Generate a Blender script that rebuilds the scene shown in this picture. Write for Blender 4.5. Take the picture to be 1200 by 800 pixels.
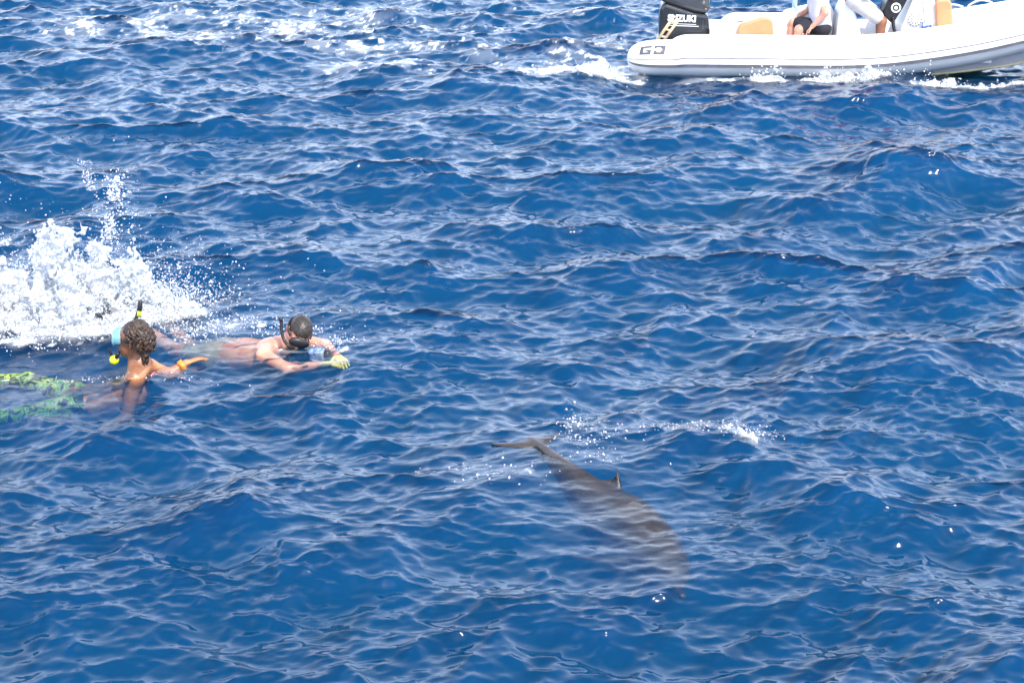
import bpy, bmesh, math, random
import numpy as np
from mathutils import Vector, Matrix, Euler

scene = bpy.context.scene
for o in list(bpy.data.objects):
    bpy.data.objects.remove(o, do_unlink=True)
R = math.radians

# ------------------------------------------------------------------ camera
CAM_H = 4.85
PITCH = R(18.2)
cam_data = bpy.data.cameras.new('camera')
cam_data.lens = 70.0
cam_data.sensor_width = 36.0
cam_data.clip_start = 0.1
cam_data.clip_end = 20000.0
cam = bpy.data.objects.new('camera', cam_data)
scene.collection.objects.link(cam)
cam.location = (0.0, 0.0, CAM_H)
cam.rotation_euler = (math.pi/2 - PITCH, 0.0, 0.0)
scene.camera = cam

# ------------------------------------------------------------------ sky and sun
SUN_EL, SUN_AZ = R(51.0), R(152.0)        # azimuth from +Y (view direction) clockwise: right and behind the camera
world = bpy.data.worlds.new('World')
scene.world = world
world.use_nodes = True
wn = world.node_tree
wn.nodes.clear()
wo = wn.nodes.new('ShaderNodeOutputWorld')
wb = wn.nodes.new('ShaderNodeBackground')
ws = wn.nodes.new('ShaderNodeTexSky')
ws.sky_type = 'NISHITA'
ws.sun_disc = False
ws.sun_elevation = SUN_EL
ws.sun_rotation = SUN_AZ
ws.air_density = 1.0
ws.dust_density = 1.0
ws.ozone_density = 1.2
wb.inputs['Strength'].default_value = 0.15
# sea haze: the sky whitens towards the horizon all the way round
wx = wn.nodes.new('ShaderNodeSeparateXYZ')
wr = wn.nodes.new('ShaderNodeMapRange'); wr.interpolation_type = 'LINEAR'
wr.inputs['From Min'].default_value = 0.12; wr.inputs['From Max'].default_value = 0.92
wr.inputs['To Min'].default_value = 0.88; wr.inputs['To Max'].default_value = 0.05
wv = wn.nodes.new('ShaderNodeMix')
wv.data_type = 'RGBA'
wv.inputs['B'].default_value = (6.6, 7.6, 9.6, 1)
wtc = wn.nodes.new('ShaderNodeTexCoord')
wn.links.new(wtc.outputs['Generated'], wx.inputs[0])
wn.links.new(wx.outputs['Z'], wr.inputs['Value'])
wn.links.new(wr.outputs[0], wv.inputs['Factor'])
wn.links.new(ws.outputs[0], wv.inputs['A'])
wn.links.new(wv.outputs['Result'], wb.inputs[0])
wn.links.new(wb.outputs[0], wo.inputs[0])

sun_data = bpy.data.lights.new('sun', 'SUN')
sun_data.energy = 2.6
sun_data.angle = R(0.53)
sun_data.color = (1.0, 0.955, 0.89)
sun = bpy.data.objects.new('sun', sun_data)
scene.collection.objects.link(sun)
sd = Vector((math.sin(SUN_AZ)*math.cos(SUN_EL), math.cos(SUN_AZ)*math.cos(SUN_EL), math.sin(SUN_EL)))
sun.rotation_euler = (-sd).to_track_quat('-Z', 'Y').to_euler()
sun.location = sd*60

vs = scene.view_settings
vs.view_transform = 'Standard'
vs.look = 'None'
vs.exposure = 1.27
vs.gamma = 1.0
vs.use_curve_mapping = False
cy = scene.cycles
cy.use_denoising = True
cy.max_bounces = 10
cy.transparent_max_bounces = 16
cy.volume_bounces = 0
cy.caustics_reflective = False
cy.caustics_refractive = False
cy.sample_clamp_indirect = 6.0
cy.sample_clamp_direct = 2.2

# ------------------------------------------------------------------ helpers
def nodes_of(mat):
    mat.use_nodes = True
    nt = mat.node_tree
    nt.nodes.clear()
    return nt, nt.nodes, nt.links

def tag(o, label=None, cat=None, group=None, kind=None):
    if label: o['label'] = label
    if cat: o['category'] = cat
    if group: o['group'] = group
    if kind: o['kind'] = kind
    return o

F_PX = 70.0/36.0*1200
def at(px, py, z=0.0):
    """point of the height-z plane seen at a place of the 1200 x 800 photograph (used to measure real positions)"""
    u = (px-600)/F_PX; v = (400-py)/F_PX
    c, s = math.cos(PITCH), math.sin(PITCH)
    d = Vector((u, c + v*s, -s + v*c))
    t = (z-CAM_H)/d.z
    return Vector((0, 0, CAM_H)) + d*t
# ------------------------------------------------------------------ the sea: spectrum of wind waves, summed on a grid
NT, LT = 1200, 28.8                        # tile: 2.4 cm cells
DX = LT/NT
X0, Y0 = -14.4, 7.6                        # tile origin
def wave_field(seed, kmin, kmax, fall, spread, wind, iso, Lp):
    rng = np.random.default_rng(seed)
    k1 = 2*np.pi*np.fft.fftfreq(NT, DX)
    KX, KY = np.meshgrid(k1, k1, indexing='ij')
    K = np.hypot(KX, KY); K[0, 0] = 1
    cosw = (KX*math.cos(wind)+KY*math.sin(wind))/K
    D = np.where(cosw > 0, np.abs(cosw)**spread, 0.12*np.abs(cosw)**spread)+iso
    P = np.exp(-1/(K*Lp)**2)/K**fall*D
    P *= 1/(1+np.exp(-(K-kmin)*6/kmin))*np.exp(-(K/kmax)**2)
    P[0, 0] = 0
    H = (rng.standard_normal((NT, NT))+1j*rng.standard_normal((NT, NT)))*np.sqrt(P/2)
    return K, KX, KY, H
def realise(K, KX, KY, H, rms):
    h = np.fft.ifft2(H).real
    s = rms/h.std()
    h *= s
    dx = np.fft.ifft2(-1j*KX/K*H).real*s
    dy = np.fft.ifft2(-1j*KY/K*H).real*s
    return h, -dx, -dy
def smoothstep(a, b, x):
    t = np.clip((x-a)/(b-a), 0, 1)
    return t*t*(3-2*t)
SEED = 7
sw = realise(*wave_field(SEED, 0.5, 6.0, 3.0, 2.0, R(-72), 0.08, 0.62), 0.056)
ch = realise(*wave_field(SEED+1, 2.5, 70.0, 3.75, 1.6, R(-98), 0.12, 0.26), 0.023)
md = realise(*wave_field(SEED+2, 7.0, 110.0, 3.6, 1.8, R(-84), 0.12, 0.12), 0.0085)
# a gust roughens the nearer water: shorter waves there, less swell
_gy = Y0+np.arange(NT)*DX
_w = (smoothstep(17.5, 12.0, _gy)*smoothstep(7.6, 8.8, _gy))[None, :]
sw = tuple(a*(1-0.30*_w) for a in sw); ch = tuple(a*(1-0.12*_w) for a in ch); md = tuple(a*(1+0.35*_w) for a in md)
Hh = sw[0]+ch[0]+md[0]
Dxx = 0.9*sw[1]+0.8*ch[1]+0.6*md[1]+0.25*(sw[0]+ch[0])
Dyy = 0.9*sw[2]+0.8*ch[2]+0.6*md[2]-0.34*(1.2*sw[0]+ch[0]+md[0])      # crests lean the way they run, towards the camera
def sample(A, x, y, x0=X0, y0=Y0, d=DX):
    """bilinear, periodic"""
    n = A.shape[0]
    fx = (np.asarray(x)-x0)/d; fy = (np.asarray(y)-y0)/d
    ix = np.floor(fx).astype(int); iy = np.floor(fy).astype(int)
    tx = fx-ix; ty = fy-iy
    i0, i1, j0, j1 = ix % n, (ix+1) % n, iy % n, (iy+1) % n
    return (A[i0, j0]*(1-tx)*(1-ty)+A[i1, j0]*tx*(1-ty)+A[i0, j1]*(1-tx)*ty+A[i1, j1]*tx*ty)
# ripples: a finer tile, laid in gusts
NR, LR = 900, 6.3
RD = LR/NR
def noise_tile(seed, n, length, lo, hi, fall, rot=0.0, squash=1.0):
    rng = np.random.default_rng(seed)
    k1 = 2*np.pi*np.fft.fftfreq(n, length/n)
    KX, KY = np.meshgrid(k1, k1, indexing='ij')
    c, s = math.cos(rot), math.sin(rot)
    K = np.hypot((KX*c+KY*s)*squash, -KX*s+KY*c)+1e-9
    P = np.where((K > 2*np.pi/hi) & (K < 2*np.pi/lo), K**-fall, 0.0)
    P *= np.exp(-(K*lo/9)**2)
    h = np.fft.ifft2((rng.standard_normal((n, n))+1j*rng.standard_normal((n, n)))*np.sqrt(P)).real
    return h/h.std()
rip = noise_tile(SEED+3, NR, LR, 0.022, 0.36, 2.75, R(6), 2.3)
gust = noise_tile(SEED+4, NT, LT, 0.4, 5.0, 2.6)
def height_at(x, y):
    """height of the finished sea surface above a place"""
    u, v = float(x), float(y)
    for _ in range(12):
        u = x-float(sample(Dxx, u, v)); v = y-float(sample(Dyy, u, v))
    return float(sample(Hh, u, v))

def heights(x, y):
    u, v = np.array(x, float), np.array(y, float)
    for _ in range(8):
        u, v = x-sample(Dxx, u, v), y-sample(Dyy, u, v)
    return sample(Hh, u, v)

def add_ridge(pts, amp, near, far, taper=0.8):
    """a wave crest along a polyline of (x, y): a steep near face and a long back slope"""
    global Hh
    gx = X0+np.arange(NT)*DX; gy = Y0+np.arange(NT)*DX
    GX, GY = np.meshgrid(gx, gy, indexing='ij')
    best = np.full(GX.shape, 1e9); sgn = np.zeros(GX.shape); tt = np.zeros(GX.shape)
    tot = sum(math.dist(pts[i], pts[i+1]) for i in range(len(pts)-1)); acc = 0
    for (ax, ay), (bx, by) in zip(pts[:-1], pts[1:]):
        L = math.hypot(bx-ax, by-ay)
        ex, ey = (bx-ax)/L, (by-ay)/L
        s = np.clip((GX-ax)*ex+(GY-ay)*ey, 0, L)
        dx, dy = GX-(ax+s*ex), GY-(ay+s*ey)
        d = np.hypot(dx, dy)
        m = d < best
        best = np.where(m, d, best)
        sgn = np.where(m, np.where(dx*-ey+dy*ex > 0, 1.0, -1.0), sgn)
        tt = np.where(m, (acc+s)/tot, tt)
        acc += L
    w = np.where(sgn > 0, far, near)
    e = np.clip(np.minimum(tt, 1-tt)/taper*2, 0, 1)
    e = e*e*(3-2*e)
    e = np.where((tt <= 0) | (tt >= 1), 0, e)
    prof = 1/(1+(best/w)**2)**1.5
    Hh = Hh+amp*e*prof

def settle(cx, cy, rx, ry, rot, keep, level=None):
    """calmer water round a place, at its own mean level"""
    global Hh, Dxx, Dyy
    gx = X0+np.arange(NT)*DX; gy = Y0+np.arange(NT)*DX
    GX, GY = np.meshgrid(gx, gy, indexing='ij')
    w = blob(GX, GY, cx, cy, rx, ry, rot, 4.0)
    mean = float((Hh*w).sum()/w.sum()) if level is None else level
    Hh = Hh+w*(keep-1)*(Hh-mean)
    Dxx = Dxx*(1+w*(keep-1)); Dyy = Dyy*(1+w*(keep-1))

def ripple_at(x, y):
    g = 0.0020*np.clip(1.0+0.55*sample(gust, x, y), 0.2, 2.4)
    return g*sample(rip, x, y, X0, Y0, RD)

def build_sea():
    def run(lo, hi, step):
        p = [lo]
        while p[-1] < hi: p.append(p[-1]+step(p[-1]))
        return np.array(p)
    fx = run(-9.3, 9.3, lambda p: 0.0125*max(1.0, min(2.0, abs(p)/4.2)))
    fy = run(8.2, 35.0, lambda p: 0.0125*(p/9.0)**1.25)
    def outer(lo, hi, far, s0, s1):
        left, right, p, s = [], [], lo, s0
        while p > -far:
            s *= 1.16; p -= s; left.append(p)
        p, s = hi, s1
        while p < far:
            s *= 1.16; p += s; right.append(p)
        return np.array(left[::-1]), np.array(right)
    lx, rx = outer(fx[0], fx[-1], 6000, .025, .025); ly, ry = outer(fy[0], fy[-1], 6000, .012, .06)
    xs = np.concatenate([lx, fx, rx]); ys = np.concatenate([ly, fy, ry])
    GX, GY = np.meshgrid(xs, ys, indexing='ij')
    h = sample(Hh, GX, GY)+ripple_at(GX, GY); dx = sample(Dxx, GX, GY); dy = sample(Dyy, GX, GY)
    # spacing-dependent fade: far cells are wider than the waves
    sx = np.gradient(xs)[:, None]; sy = np.gradient(ys)[None, :]
    fade = 1/(1+(np.maximum(sx, sy)/0.6)**2)
    V = np.stack([GX+dx*fade, GY+dy*fade, h*fade], -1)
    nx, ny = len(xs), len(ys)
    top = V.reshape(-1, 3)
    idx = np.arange(nx*ny).reshape(nx, ny)
    q = np.stack([idx[:-1, :-1], idx[1:, :-1], idx[1:, 1:], idx[:-1, 1:]], -1).reshape(-1, 4)
    # closed body of water: skirt and bottom
    ring = np.concatenate([idx[:, 0], idx[-1, 1:], idx[-2::-1, -1], idx[0, -2:0:-1]])
    nb = nx*ny
    bot = top[ring].copy(); bot[:, 2] = -14.0
    br = nb+np.arange(len(ring))
    r2 = np.roll(ring, -1); b2 = np.roll(br, -1)
    side = np.stack([r2, ring, br, b2], -1)
    verts = np.concatenate([top, bot])
    quads = np.concatenate([q, side])
    me = bpy.data.meshes.new('water')
    nq = len(quads)
    me.vertices.add(len(verts)); me.vertices.foreach_set('co', verts.astype(np.float32).ravel())
    nl = nq*4+len(ring)
    me.loops.add(nl)
    me.loops.foreach_set('vertex_index', np.concatenate([quads.ravel(), br[::-1]]).astype(np.int32))
    me.polygons.add(nq+1)
    me.polygons.foreach_set('loop_start', np.concatenate([np.arange(nq)*4, [nq*4]]).astype(np.int32))
    me.update(calc_edges=True)
    sm = np.ones(nq+1, bool); sm[len(q):] = False
    me.polygons.foreach_set('use_smooth', sm)
    # foam density, a property of the water where boat and swimmers have churned it
    fo = foam_density(top[:, 0], top[:, 1], GX.ravel(), GY.ravel())
    a = me.attributes.new('foam', 'FLOAT', 'POINT')
    a.data.foreach_set('value', np.concatenate([fo, np.zeros(len(ring))]).astype(np.float32))
    o = bpy.data.objects.new('water', me)
    scene.collection.objects.link(o)
    tag(o, 'deep blue choppy sea with wind waves', None, None, 'structure')
    return o

def water_material():
    m = bpy.data.materials.new('sea_water')
    nt, N, L = nodes_of(m)
    out = N.new('ShaderNodeOutputMaterial')
    fr = N.new('ShaderNodeFresnel'); fr.inputs['IOR'].default_value = 1.34
    gl = N.new('ShaderNodeBsdfGlossy'); gl.inputs['Roughness'].default_value = 0.11
    tr = N.new('ShaderNodeBsdfTransparent')
    mx = N.new('ShaderNodeMixShader'); L.new(fr.outputs[0], mx.inputs[0]); L.new(tr.outputs[0], mx.inputs[1]); L.new(gl.outputs[0], mx.inputs[2])
    # foam: broken white lace where the churned density is high
    at_ = N.new('ShaderNodeAttribute'); at_.attribute_name = 'foam'
    fo = N.new('ShaderNodeBsdfDiffuse'); fo.inputs['Color'].default_value = (0.72, 0.74, 0.76, 1)
    mf = N.new('ShaderNodeMixShader'); L.new(at_.outputs['Fac'], mf.inputs[0]); L.new(mx.outputs[0], mf.inputs[1]); L.new(fo.outputs[0], mf.inputs[2])
    L.new(mf.outputs[0], out.inputs['Surface'])
    # the body of the water: scatters blue, swallows red
    sc = N.new('ShaderNodeVolumeScatter'); sc.inputs['Color'].default_value = W_SCAT; sc.inputs['Density'].default_value = W_DENS
    sc.inputs['Anisotropy'].default_value = 0.0
    ab = N.new('ShaderNodeVolumeAbsorption'); ab.inputs['Color'].default_value = W_ABS; ab.inputs['Density'].default_value = W_DENS
    ad = N.new('ShaderNodeAddShader'); L.new(sc.outputs[0], ad.inputs[0]); L.new(ab.outputs[0], ad.inputs[1])
    L.new(ad.outputs[0], out.inputs['Volume'])
    return m
W_DENS = 1.75
W_SCAT = (0.003, 0.152, 0.55, 1)    # scattering per metre, by colour
W_ABS = (0.2, 0.543, 0.736, 1)       # one minus the absorption per metre
def blob(x, y, cx, cy, rx, ry, rot=0.0, p=2.0):
    c, s = math.cos(rot), math.sin(rot)
    dx, dy = x-cx, y-cy
    a = (dx*c+dy*s)/rx; b = (-dx*s+dy*c)/ry
    return np.exp(-(a*a+b*b)**(p/2))
foam_big = noise_tile(SEED+11, NT, LT, 0.12, 1.6, 2.7, 0.0, 0.75)
foam_fine = noise_tile(SEED+12, NT, LT, 0.05, 0.5, 2.2, 0.0, 0.8)
foam_mid = noise_tile(SEED+13, NT, LT, 0.3, 3.5, 2.6, 0.0, 0.8)
# churned patches: centre, size, turn, density
FOAM = [(-4.2, 29.8, 4.6, 2.6, 0.05, .68), (-2.2, 28.6, 2.6, 1.3, 0.0, .74), (0.4, 27.9, 3.0, 1.6, 0.1, .66), (-1.0, 26.5, 2.6, .60, 0.0, .76), (-1.6, 31.5, 3.5, 1.2, 0, .66), (0.6, 25.9, 1.3, .42, 0, .86), (1.3, 30.6, .7, .7, 0, .72),
        (1.55, 26.3, .35, .8, 0, .85), (2.6, 25.75, .9, .16, 0, .7), (3.35, 25.70, .35, .22, 0, 1.0), (4.45, 25.72, .7, .26, 0, 1.1), (5.9, 25.45, 1.1, .13, 0, .95),
        (6.9, 25.5, 1.4, .3, 0, .7),
        (-4.0, 15.55, .75, .65, 0, 1.25), (-3.1, 15.45, .6, .40, -.25, 1.1), (-3.3, 15.0, .6, .30, 0, .95), (-4.1, 14.85, .9, .36, 0, .80), (-3.2, 14.7, .45, .22, 0, .66), (-4.2, 16.4, .7, .5, .2, .62), (-2.65, 15.5, .35, .28, 0, .85),
        (-2.35, 15.2, .5, .22, -.5, .55), (-2.5, 14.75, .35, .2, 0, .5), (-3.0, 14.55, .4, .2, 0, .6), (-2.85, 13.93, .38, .07, .1, .66), (-1.75, 14.5, .45, .08, -.35, .66), (-3.5, 13.95, .5, .10, 0, .52), (-1.3, 14.45, .16, .09, 0, .66),
        (1.57, 12.48, .17, .075, -.6, .92), (1.2, 12.62, .45, .14, 0, .62), (.42, 12.75, .16, .14, 0, .60), (-.1, 11.95, .35, .22, 0, .47), (1.75, 12.55, .3, .1, -.3, .48)]
def foam_density(x, y, gx, gy):
    d = np.zeros_like(x)
    for cx, cy, rx, ry, rot, a in FOAM: d = np.maximum(d, a*blob(x, y, cx, cy, rx, ry, rot, 2.6))
    ridge = 1-np.abs(sample(foam_big, gx, gy))*1.1
    pat = 0.46*ridge+0.20*sample(foam_fine, gx, gy)+0.20*sample(foam_mid, gx, gy)
    f = 0.92*smoothstep(0.0, 0.60, pat-(1.12-1.25*d))
    veil = 0.42*smoothstep(0.35, 1.0, d)*smoothstep(-0.6, 1.3, sample(foam_mid, gx, gy)+0.6*sample(foam_big, gx, gy))      # aerated, milky water
    f = np.maximum(f, veil)
    return np.where(d > 0.05, f, 0.0)
# the taller crests of the moment
def crest(pix, amp, near, far):
    add_ridge([tuple(at(*p)[:2]) for p in pix], amp, near, far)
crest([(760, 372), (860, 392), (960, 412), (1080, 440), (1260, 492)], .13, .34, 1.0)
crest([(800, 566), (880, 562), (960, 582), (1060, 612)], .10, .32, .8)
crest([(400, 128), (480, 116), (560, 108), (660, 122), (740, 130)], .13, .55, 1.3)
crest([(940, 205), (1010, 200), (1090, 222), (1160, 240)], .10, .45, 1.0)
crest([(20, 80), (90, 72), (170, 82)], .12, .6, 1.3)
crest([(230, 670), (330, 640), (420, 665), (520, 690)], .09, .30, .7)
crest([(470, 488), (530, 474), (640, 462), (720, 480)], .07, .26, .6)
crest([(1080, 800), (1150, 782), (1260, 790)], .08, .25, .6)
settle(0.55, 11.5, 1.45, 0.75, R(-62), 0.34)       # round the dolphin
settle(-3.1, 14.1, 1.3, 0.8, 0, 0.55)               # round the swimmers
settle(-2.0, 14.85, 1.2, 0.7, R(-25), 0.4)
crest([(40, 462), (110, 458), (180, 450), (250, 432)], .055, .20, .30)
settle(4.5, 26.4, 3.6, 1.3, 0, 0.6)                 # in the lee of the boat
water = build_sea()
water.data.materials.append(water_material())
# ------------------------------------------------------------------ mesh tools
def mesh_obj(name, verts, faces, mat, parent=None, origin=(0, 0, 0), smooth=True):
    """one mesh object; verts are given in the parent's frame (or the world's), origin is where the object sits"""
    v = np.asarray(verts, dtype=np.float64).reshape(-1, 3)-np.asarray(origin, dtype=np.float64)
    me = bpy.data.meshes.new(name)
    me.from_pydata(v.tolist(), [], [list(map(int, f)) for f in faces])
    me.update()
    if smooth: me.polygons.foreach_set('use_smooth', np.ones(len(me.polygons), bool))
    o = bpy.data.objects.new(name, me)
    scene.collection.objects.link(o)
    o.location = origin
    if mat: me.materials.append(mat)
    if parent: o.parent = parent
    return o
def bm_obj(name, bm, mat, parent=None, smooth=False):
    bmesh.ops.recalc_face_normals(bm, faces=bm.faces)
    me = bpy.data.meshes.new(name); bm.to_mesh(me); bm.free()
    if smooth: me.polygons.foreach_set('use_smooth', np.ones(len(me.polygons), bool))
    o = bpy.data.objects.new(name, me); scene.collection.objects.link(o)
    me.materials.append(mat)
    if parent: o.parent = parent
    return o
def empty(name, loc, rz=0.0):
    o = bpy.data.objects.new(name, None); scene.collection.objects.link(o)
    o.location = loc; o.rotation_euler = (0, 0, rz); o.empty_display_size = 0.2
    return o
def smin(a, b, k):
    if k <= 0: return np.minimum(a, b)
    h = np.clip(0.5+0.5*(b-a)/k, 0, 1)
    return b*(1-h)+a*h-k*h*(1-h)

class Field:
    """signed distance on a grid, negative inside; shapes are blended into it, then skinned as one surface"""
    def __init__(self, lo, hi, d):
        self.lo = np.array(lo, float); self.d = d
        self.n = np.ceil((np.array(hi)-self.lo)/d).astype(int)+1
        self.f = np.full(self.n, 0.3, np.float32)
    def box(self, lo, hi):
        a = np.maximum(np.floor((np.array(lo)-self.lo)/self.d).astype(int), 0)
        b = np.minimum(np.ceil((np.array(hi)-self.lo)/self.d).astype(int)+1, self.n)
        if np.any(b <= a): return None, None
        g = np.meshgrid(*[self.lo[i]+self.d*np.arange(a[i], b[i]) for i in range(3)], indexing='ij')
        return tuple(slice(a[i], b[i]) for i in range(3)), g
    def put(self, lo, hi, fn, k=0.0, cut=False):
        m = 0.05+2*k
        s, g = self.box(np.array(lo)-m, np.array(hi)+m)
        if s is None: return
        v = fn(*g)
        self.f[s] = np.maximum(self.f[s], -v) if cut else smin(self.f[s], v, k)
    def capsule(self, a, b, ra, rb, k=0.02, squash=None):
        a = np.array(a, float); b = np.array(b, float); r = max(ra, rb)
        ab = b-a; L2 = max(float(ab@ab), 1e-9)
        def fn(X, Y, Z):
            px, py, pz = X-a[0], Y-a[1], Z-a[2]
            t = np.clip((px*ab[0]+py*ab[1]+pz*ab[2])/L2, 0, 1)
            return np.sqrt((px-t*ab[0])**2+(py-t*ab[1])**2+(pz-t*ab[2])**2)-(ra+t*(rb-ra))
        self.put(np.minimum(a, b)-r, np.maximum(a, b)+r, fn, k)
    def chain(self, pts, rad, k=0.02):
        for i in range(len(pts)-1): self.capsule(pts[i], pts[i+1], rad[i], rad[i+1], k)
    def ellipsoid(self, c, r, M=None, k=0.02, cut=False):
        c = np.array(c, float); r = np.array(r, float)
        M = np.eye(3) if M is None else np.array(M)       # columns: own axes in the grid's frame
        R_ = float(r.max())
        def fn(X, Y, Z):
            p = [X-c[0], Y-c[1], Z-c[2]]
            q = [(p[0]*M[0, i]+p[1]*M[1, i]+p[2]*M[2, i])/r[i] for i in range(3)]
            l = np.sqrt(q[0]**2+q[1]**2+q[2]**2)
            return (l-1)*float(r.min())
        self.put(c-R_, c+R_, fn, k, cut)
    def skin(self):
        f, d = self.f, self.d
        ins = f < 0
        n = self.n
        cells = np.zeros(n-1, np.float32)
        acc = [np.zeros(n-1, np.float32) for _ in range(3)]
        quads = []
        for ax in range(3):
            s0 = [slice(None)]*3; s1 = [slice(None)]*3
            s0[ax] = slice(0, -1); s1[ax] = slice(1, None)
            A, B = f[tuple(s0)], f[tuple(s1)]
            cr = ins[tuple(s0)] != ins[tuple(s1)]
            I = np.argwhere(cr)
            if not len(I): continue
            a = A[cr]; b = B[cr]
            t = a/(a-b)
            P = I.astype(np.float32); P[:, ax] += t
            o1, o2 = (ax+1) % 3, (ax+2) % 3
            ok = (I[:, o1] > 0) & (I[:, o2] > 0) & (I[:, o1] < n[o1]-1) & (I[:, o2] < n[o2]-1)
            I, P, a = I[ok], P[ok], a[ok]
            cc = []
            for u, v in ((-1, -1), (0, -1), (0, 0), (-1, 0)):
                C = I.copy(); C[:, o1] += u; C[:, o2] += v
                np.add.at(cells, tuple(C.T), 1)
                for j in range(3): np.add.at(acc[j], tuple(C.T), P[:, j])
                cc.append(C)
            quads.append((cc, a < 0))
        act = cells > 0
        ids = np.full(n-1, -1); ids[act] = np.arange(act.sum())
        V = np.stack([acc[j][act]/cells[act] for j in range(3)], -1)*d+self.lo
        F = []
        for cc, neg in quads:
            q = np.stack([ids[tuple(c.T)] for c in cc], -1)
            q[~neg] = q[~neg][:, ::-1]
            F.append(q)
        return V, np.concatenate(F) if F else np.zeros((0, 4), int)

def keep_largest(V, F):
    lab = np.arange(len(V))
    while True:
        m = lab[F].min(1); new = lab.copy()
        for j in range(F.shape[1]): np.minimum.at(new, F[:, j], m)
        new = new[new]
        if np.array_equal(new, lab): break
        lab = new
    big = np.bincount(lab).argmax(); keep = lab == big
    idx = np.cumsum(keep)-1
    return V[keep], idx[F[keep[F[:, 0]]]]

def sweep(path, radii, n=16, cap=True, squash=(1, 1), up=(0, 0, 1)):
    """tube along a path; returns verts, faces"""
    P = [Vector(p) for p in path]; V = []; Fc = []
    for i, p in enumerate(P):
        t = (P[min(i+1, len(P)-1)]-P[max(i-1, 0)]).normalized()
        u = Vector(up)
        if abs(t.dot(u)) > 0.98: u = Vector((1, 0, 0))
        s = t.cross(u).normalized(); w = s.cross(t).normalized()
        r = radii[i] if hasattr(radii, '__len__') else radii
        for k in range(n):
            a = 2*math.pi*k/n
            V.append(tuple(p+s*(math.cos(a)*r*squash[0])+w*(math.sin(a)*r*squash[1])))
    for i in range(len(P)-1):
        for k in range(n):
            k2 = (k+1) % n
            Fc.append((i*n+k, i*n+k2, (i+1)*n+k2, (i+1)*n+k))
    if cap:
        Fc.append(tuple(range(n))[::-1]); Fc.append(tuple((len(P)-1)*n+k for k in range(n)))
    return V, Fc
def smooth_path(pts, m=6):
    """Catmull-Rom through points of any width"""
    A = np.array(pts, float); out = []
    for i in range(len(A)-1):
        p0, p1, p2, p3 = A[max(i-1, 0)], A[i], A[i+1], A[min(i+2, len(A)-1)]
        for t in np.linspace(0, 1, m, endpoint=False):
            out.append(0.5*((2*p1)+(-p0+p2)*t+(2*p0-5*p1+4*p2-p3)*t*t+(-p0+3*p1-3*p2+p3)*t**3))
    out.append(A[-1])
    return np.array(out)
def rbox(bm, c, s, bev=0.02, taper=(1, 1), shift=(0, 0), seg=3):
    """rounded box; taper and shift move the top face"""
    r = bmesh.ops.create_cube(bm, size=1.0)
    vs_ = r['verts']
    for v in vs_:
        k = v.co.z > 0
        v.co = Vector((c[0]+v.co.x*s[0]*(taper[0] if k else 1)+(shift[0] if k else 0),
                       c[1]+v.co.y*s[1]*(taper[1] if k else 1)+(shift[1] if k else 0), c[2]+v.co.z*s[2]))
    es = list({e for v in vs_ for e in v.link_edges})
    if bev > 0: bmesh.ops.bevel(bm, geom=es, offset=bev, segments=seg, profile=0.5, affect='EDGES')

# ------------------------------------------------------------------ materials
def pbr(name, col, rough=0.5, var=0.08, scale=12.0, bump=0.0, col2=None, metal=0.0, sss=0.0, coat=0.0, spec=0.5, contrast=(0.35, 0.65), coord='Object', detail=4.0):
    m = bpy.data.materials.new(name)
    nt, N, L = nodes_of(m)
    out = N.new('ShaderNodeOutputMaterial'); b = N.new('ShaderNodeBsdfPrincipled')
    tc = N.new('ShaderNodeTexCoord'); n = N.new('ShaderNodeTexNoise')
    n.inputs['Scale'].default_value = scale; n.inputs['Detail'].default_value = detail
    L.new(tc.outputs[coord], n.inputs['Vector'])
    r = N.new('ShaderNodeValToRGB')
    c2 = col2 or tuple(max(0, c*(1-var*2.2)) for c in col)
    r.color_ramp.elements[0].position, r.color_ramp.elements[1].position = contrast
    r.color_ramp.elements[0].color = (*c2, 1); r.color_ramp.elements[1].color = (*col, 1)
    L.new(n.outputs['Fac'], r.inputs[0]); L.new(r.outputs[0], b.inputs['Base Color'])
    b.inputs['Roughness'].default_value = rough; b.inputs['Metallic'].default_value = metal
    b.inputs['Specular IOR Level'].default_value = spec
    if sss: b.inputs['Subsurface Weight'].default_value = sss; b.inputs['Subsurface Radius'].default_value = (0.02, 0.008, 0.004); b.inputs['Subsurface Scale'].default_value = 0.4
    if coat: b.inputs['Coat Weight'].default_value = coat
    if bump:
        bn = N.new('ShaderNodeBump'); bn.inputs['Distance'].default_value = bump; bn.inputs['Strength'].default_value = 0.7
        L.new(n.outputs['Fac'], bn.inputs['Height']); L.new(bn.outputs[0], b.inputs['Normal'])
    L.new(b.outputs[0], out.inputs[0])
    return m
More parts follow.
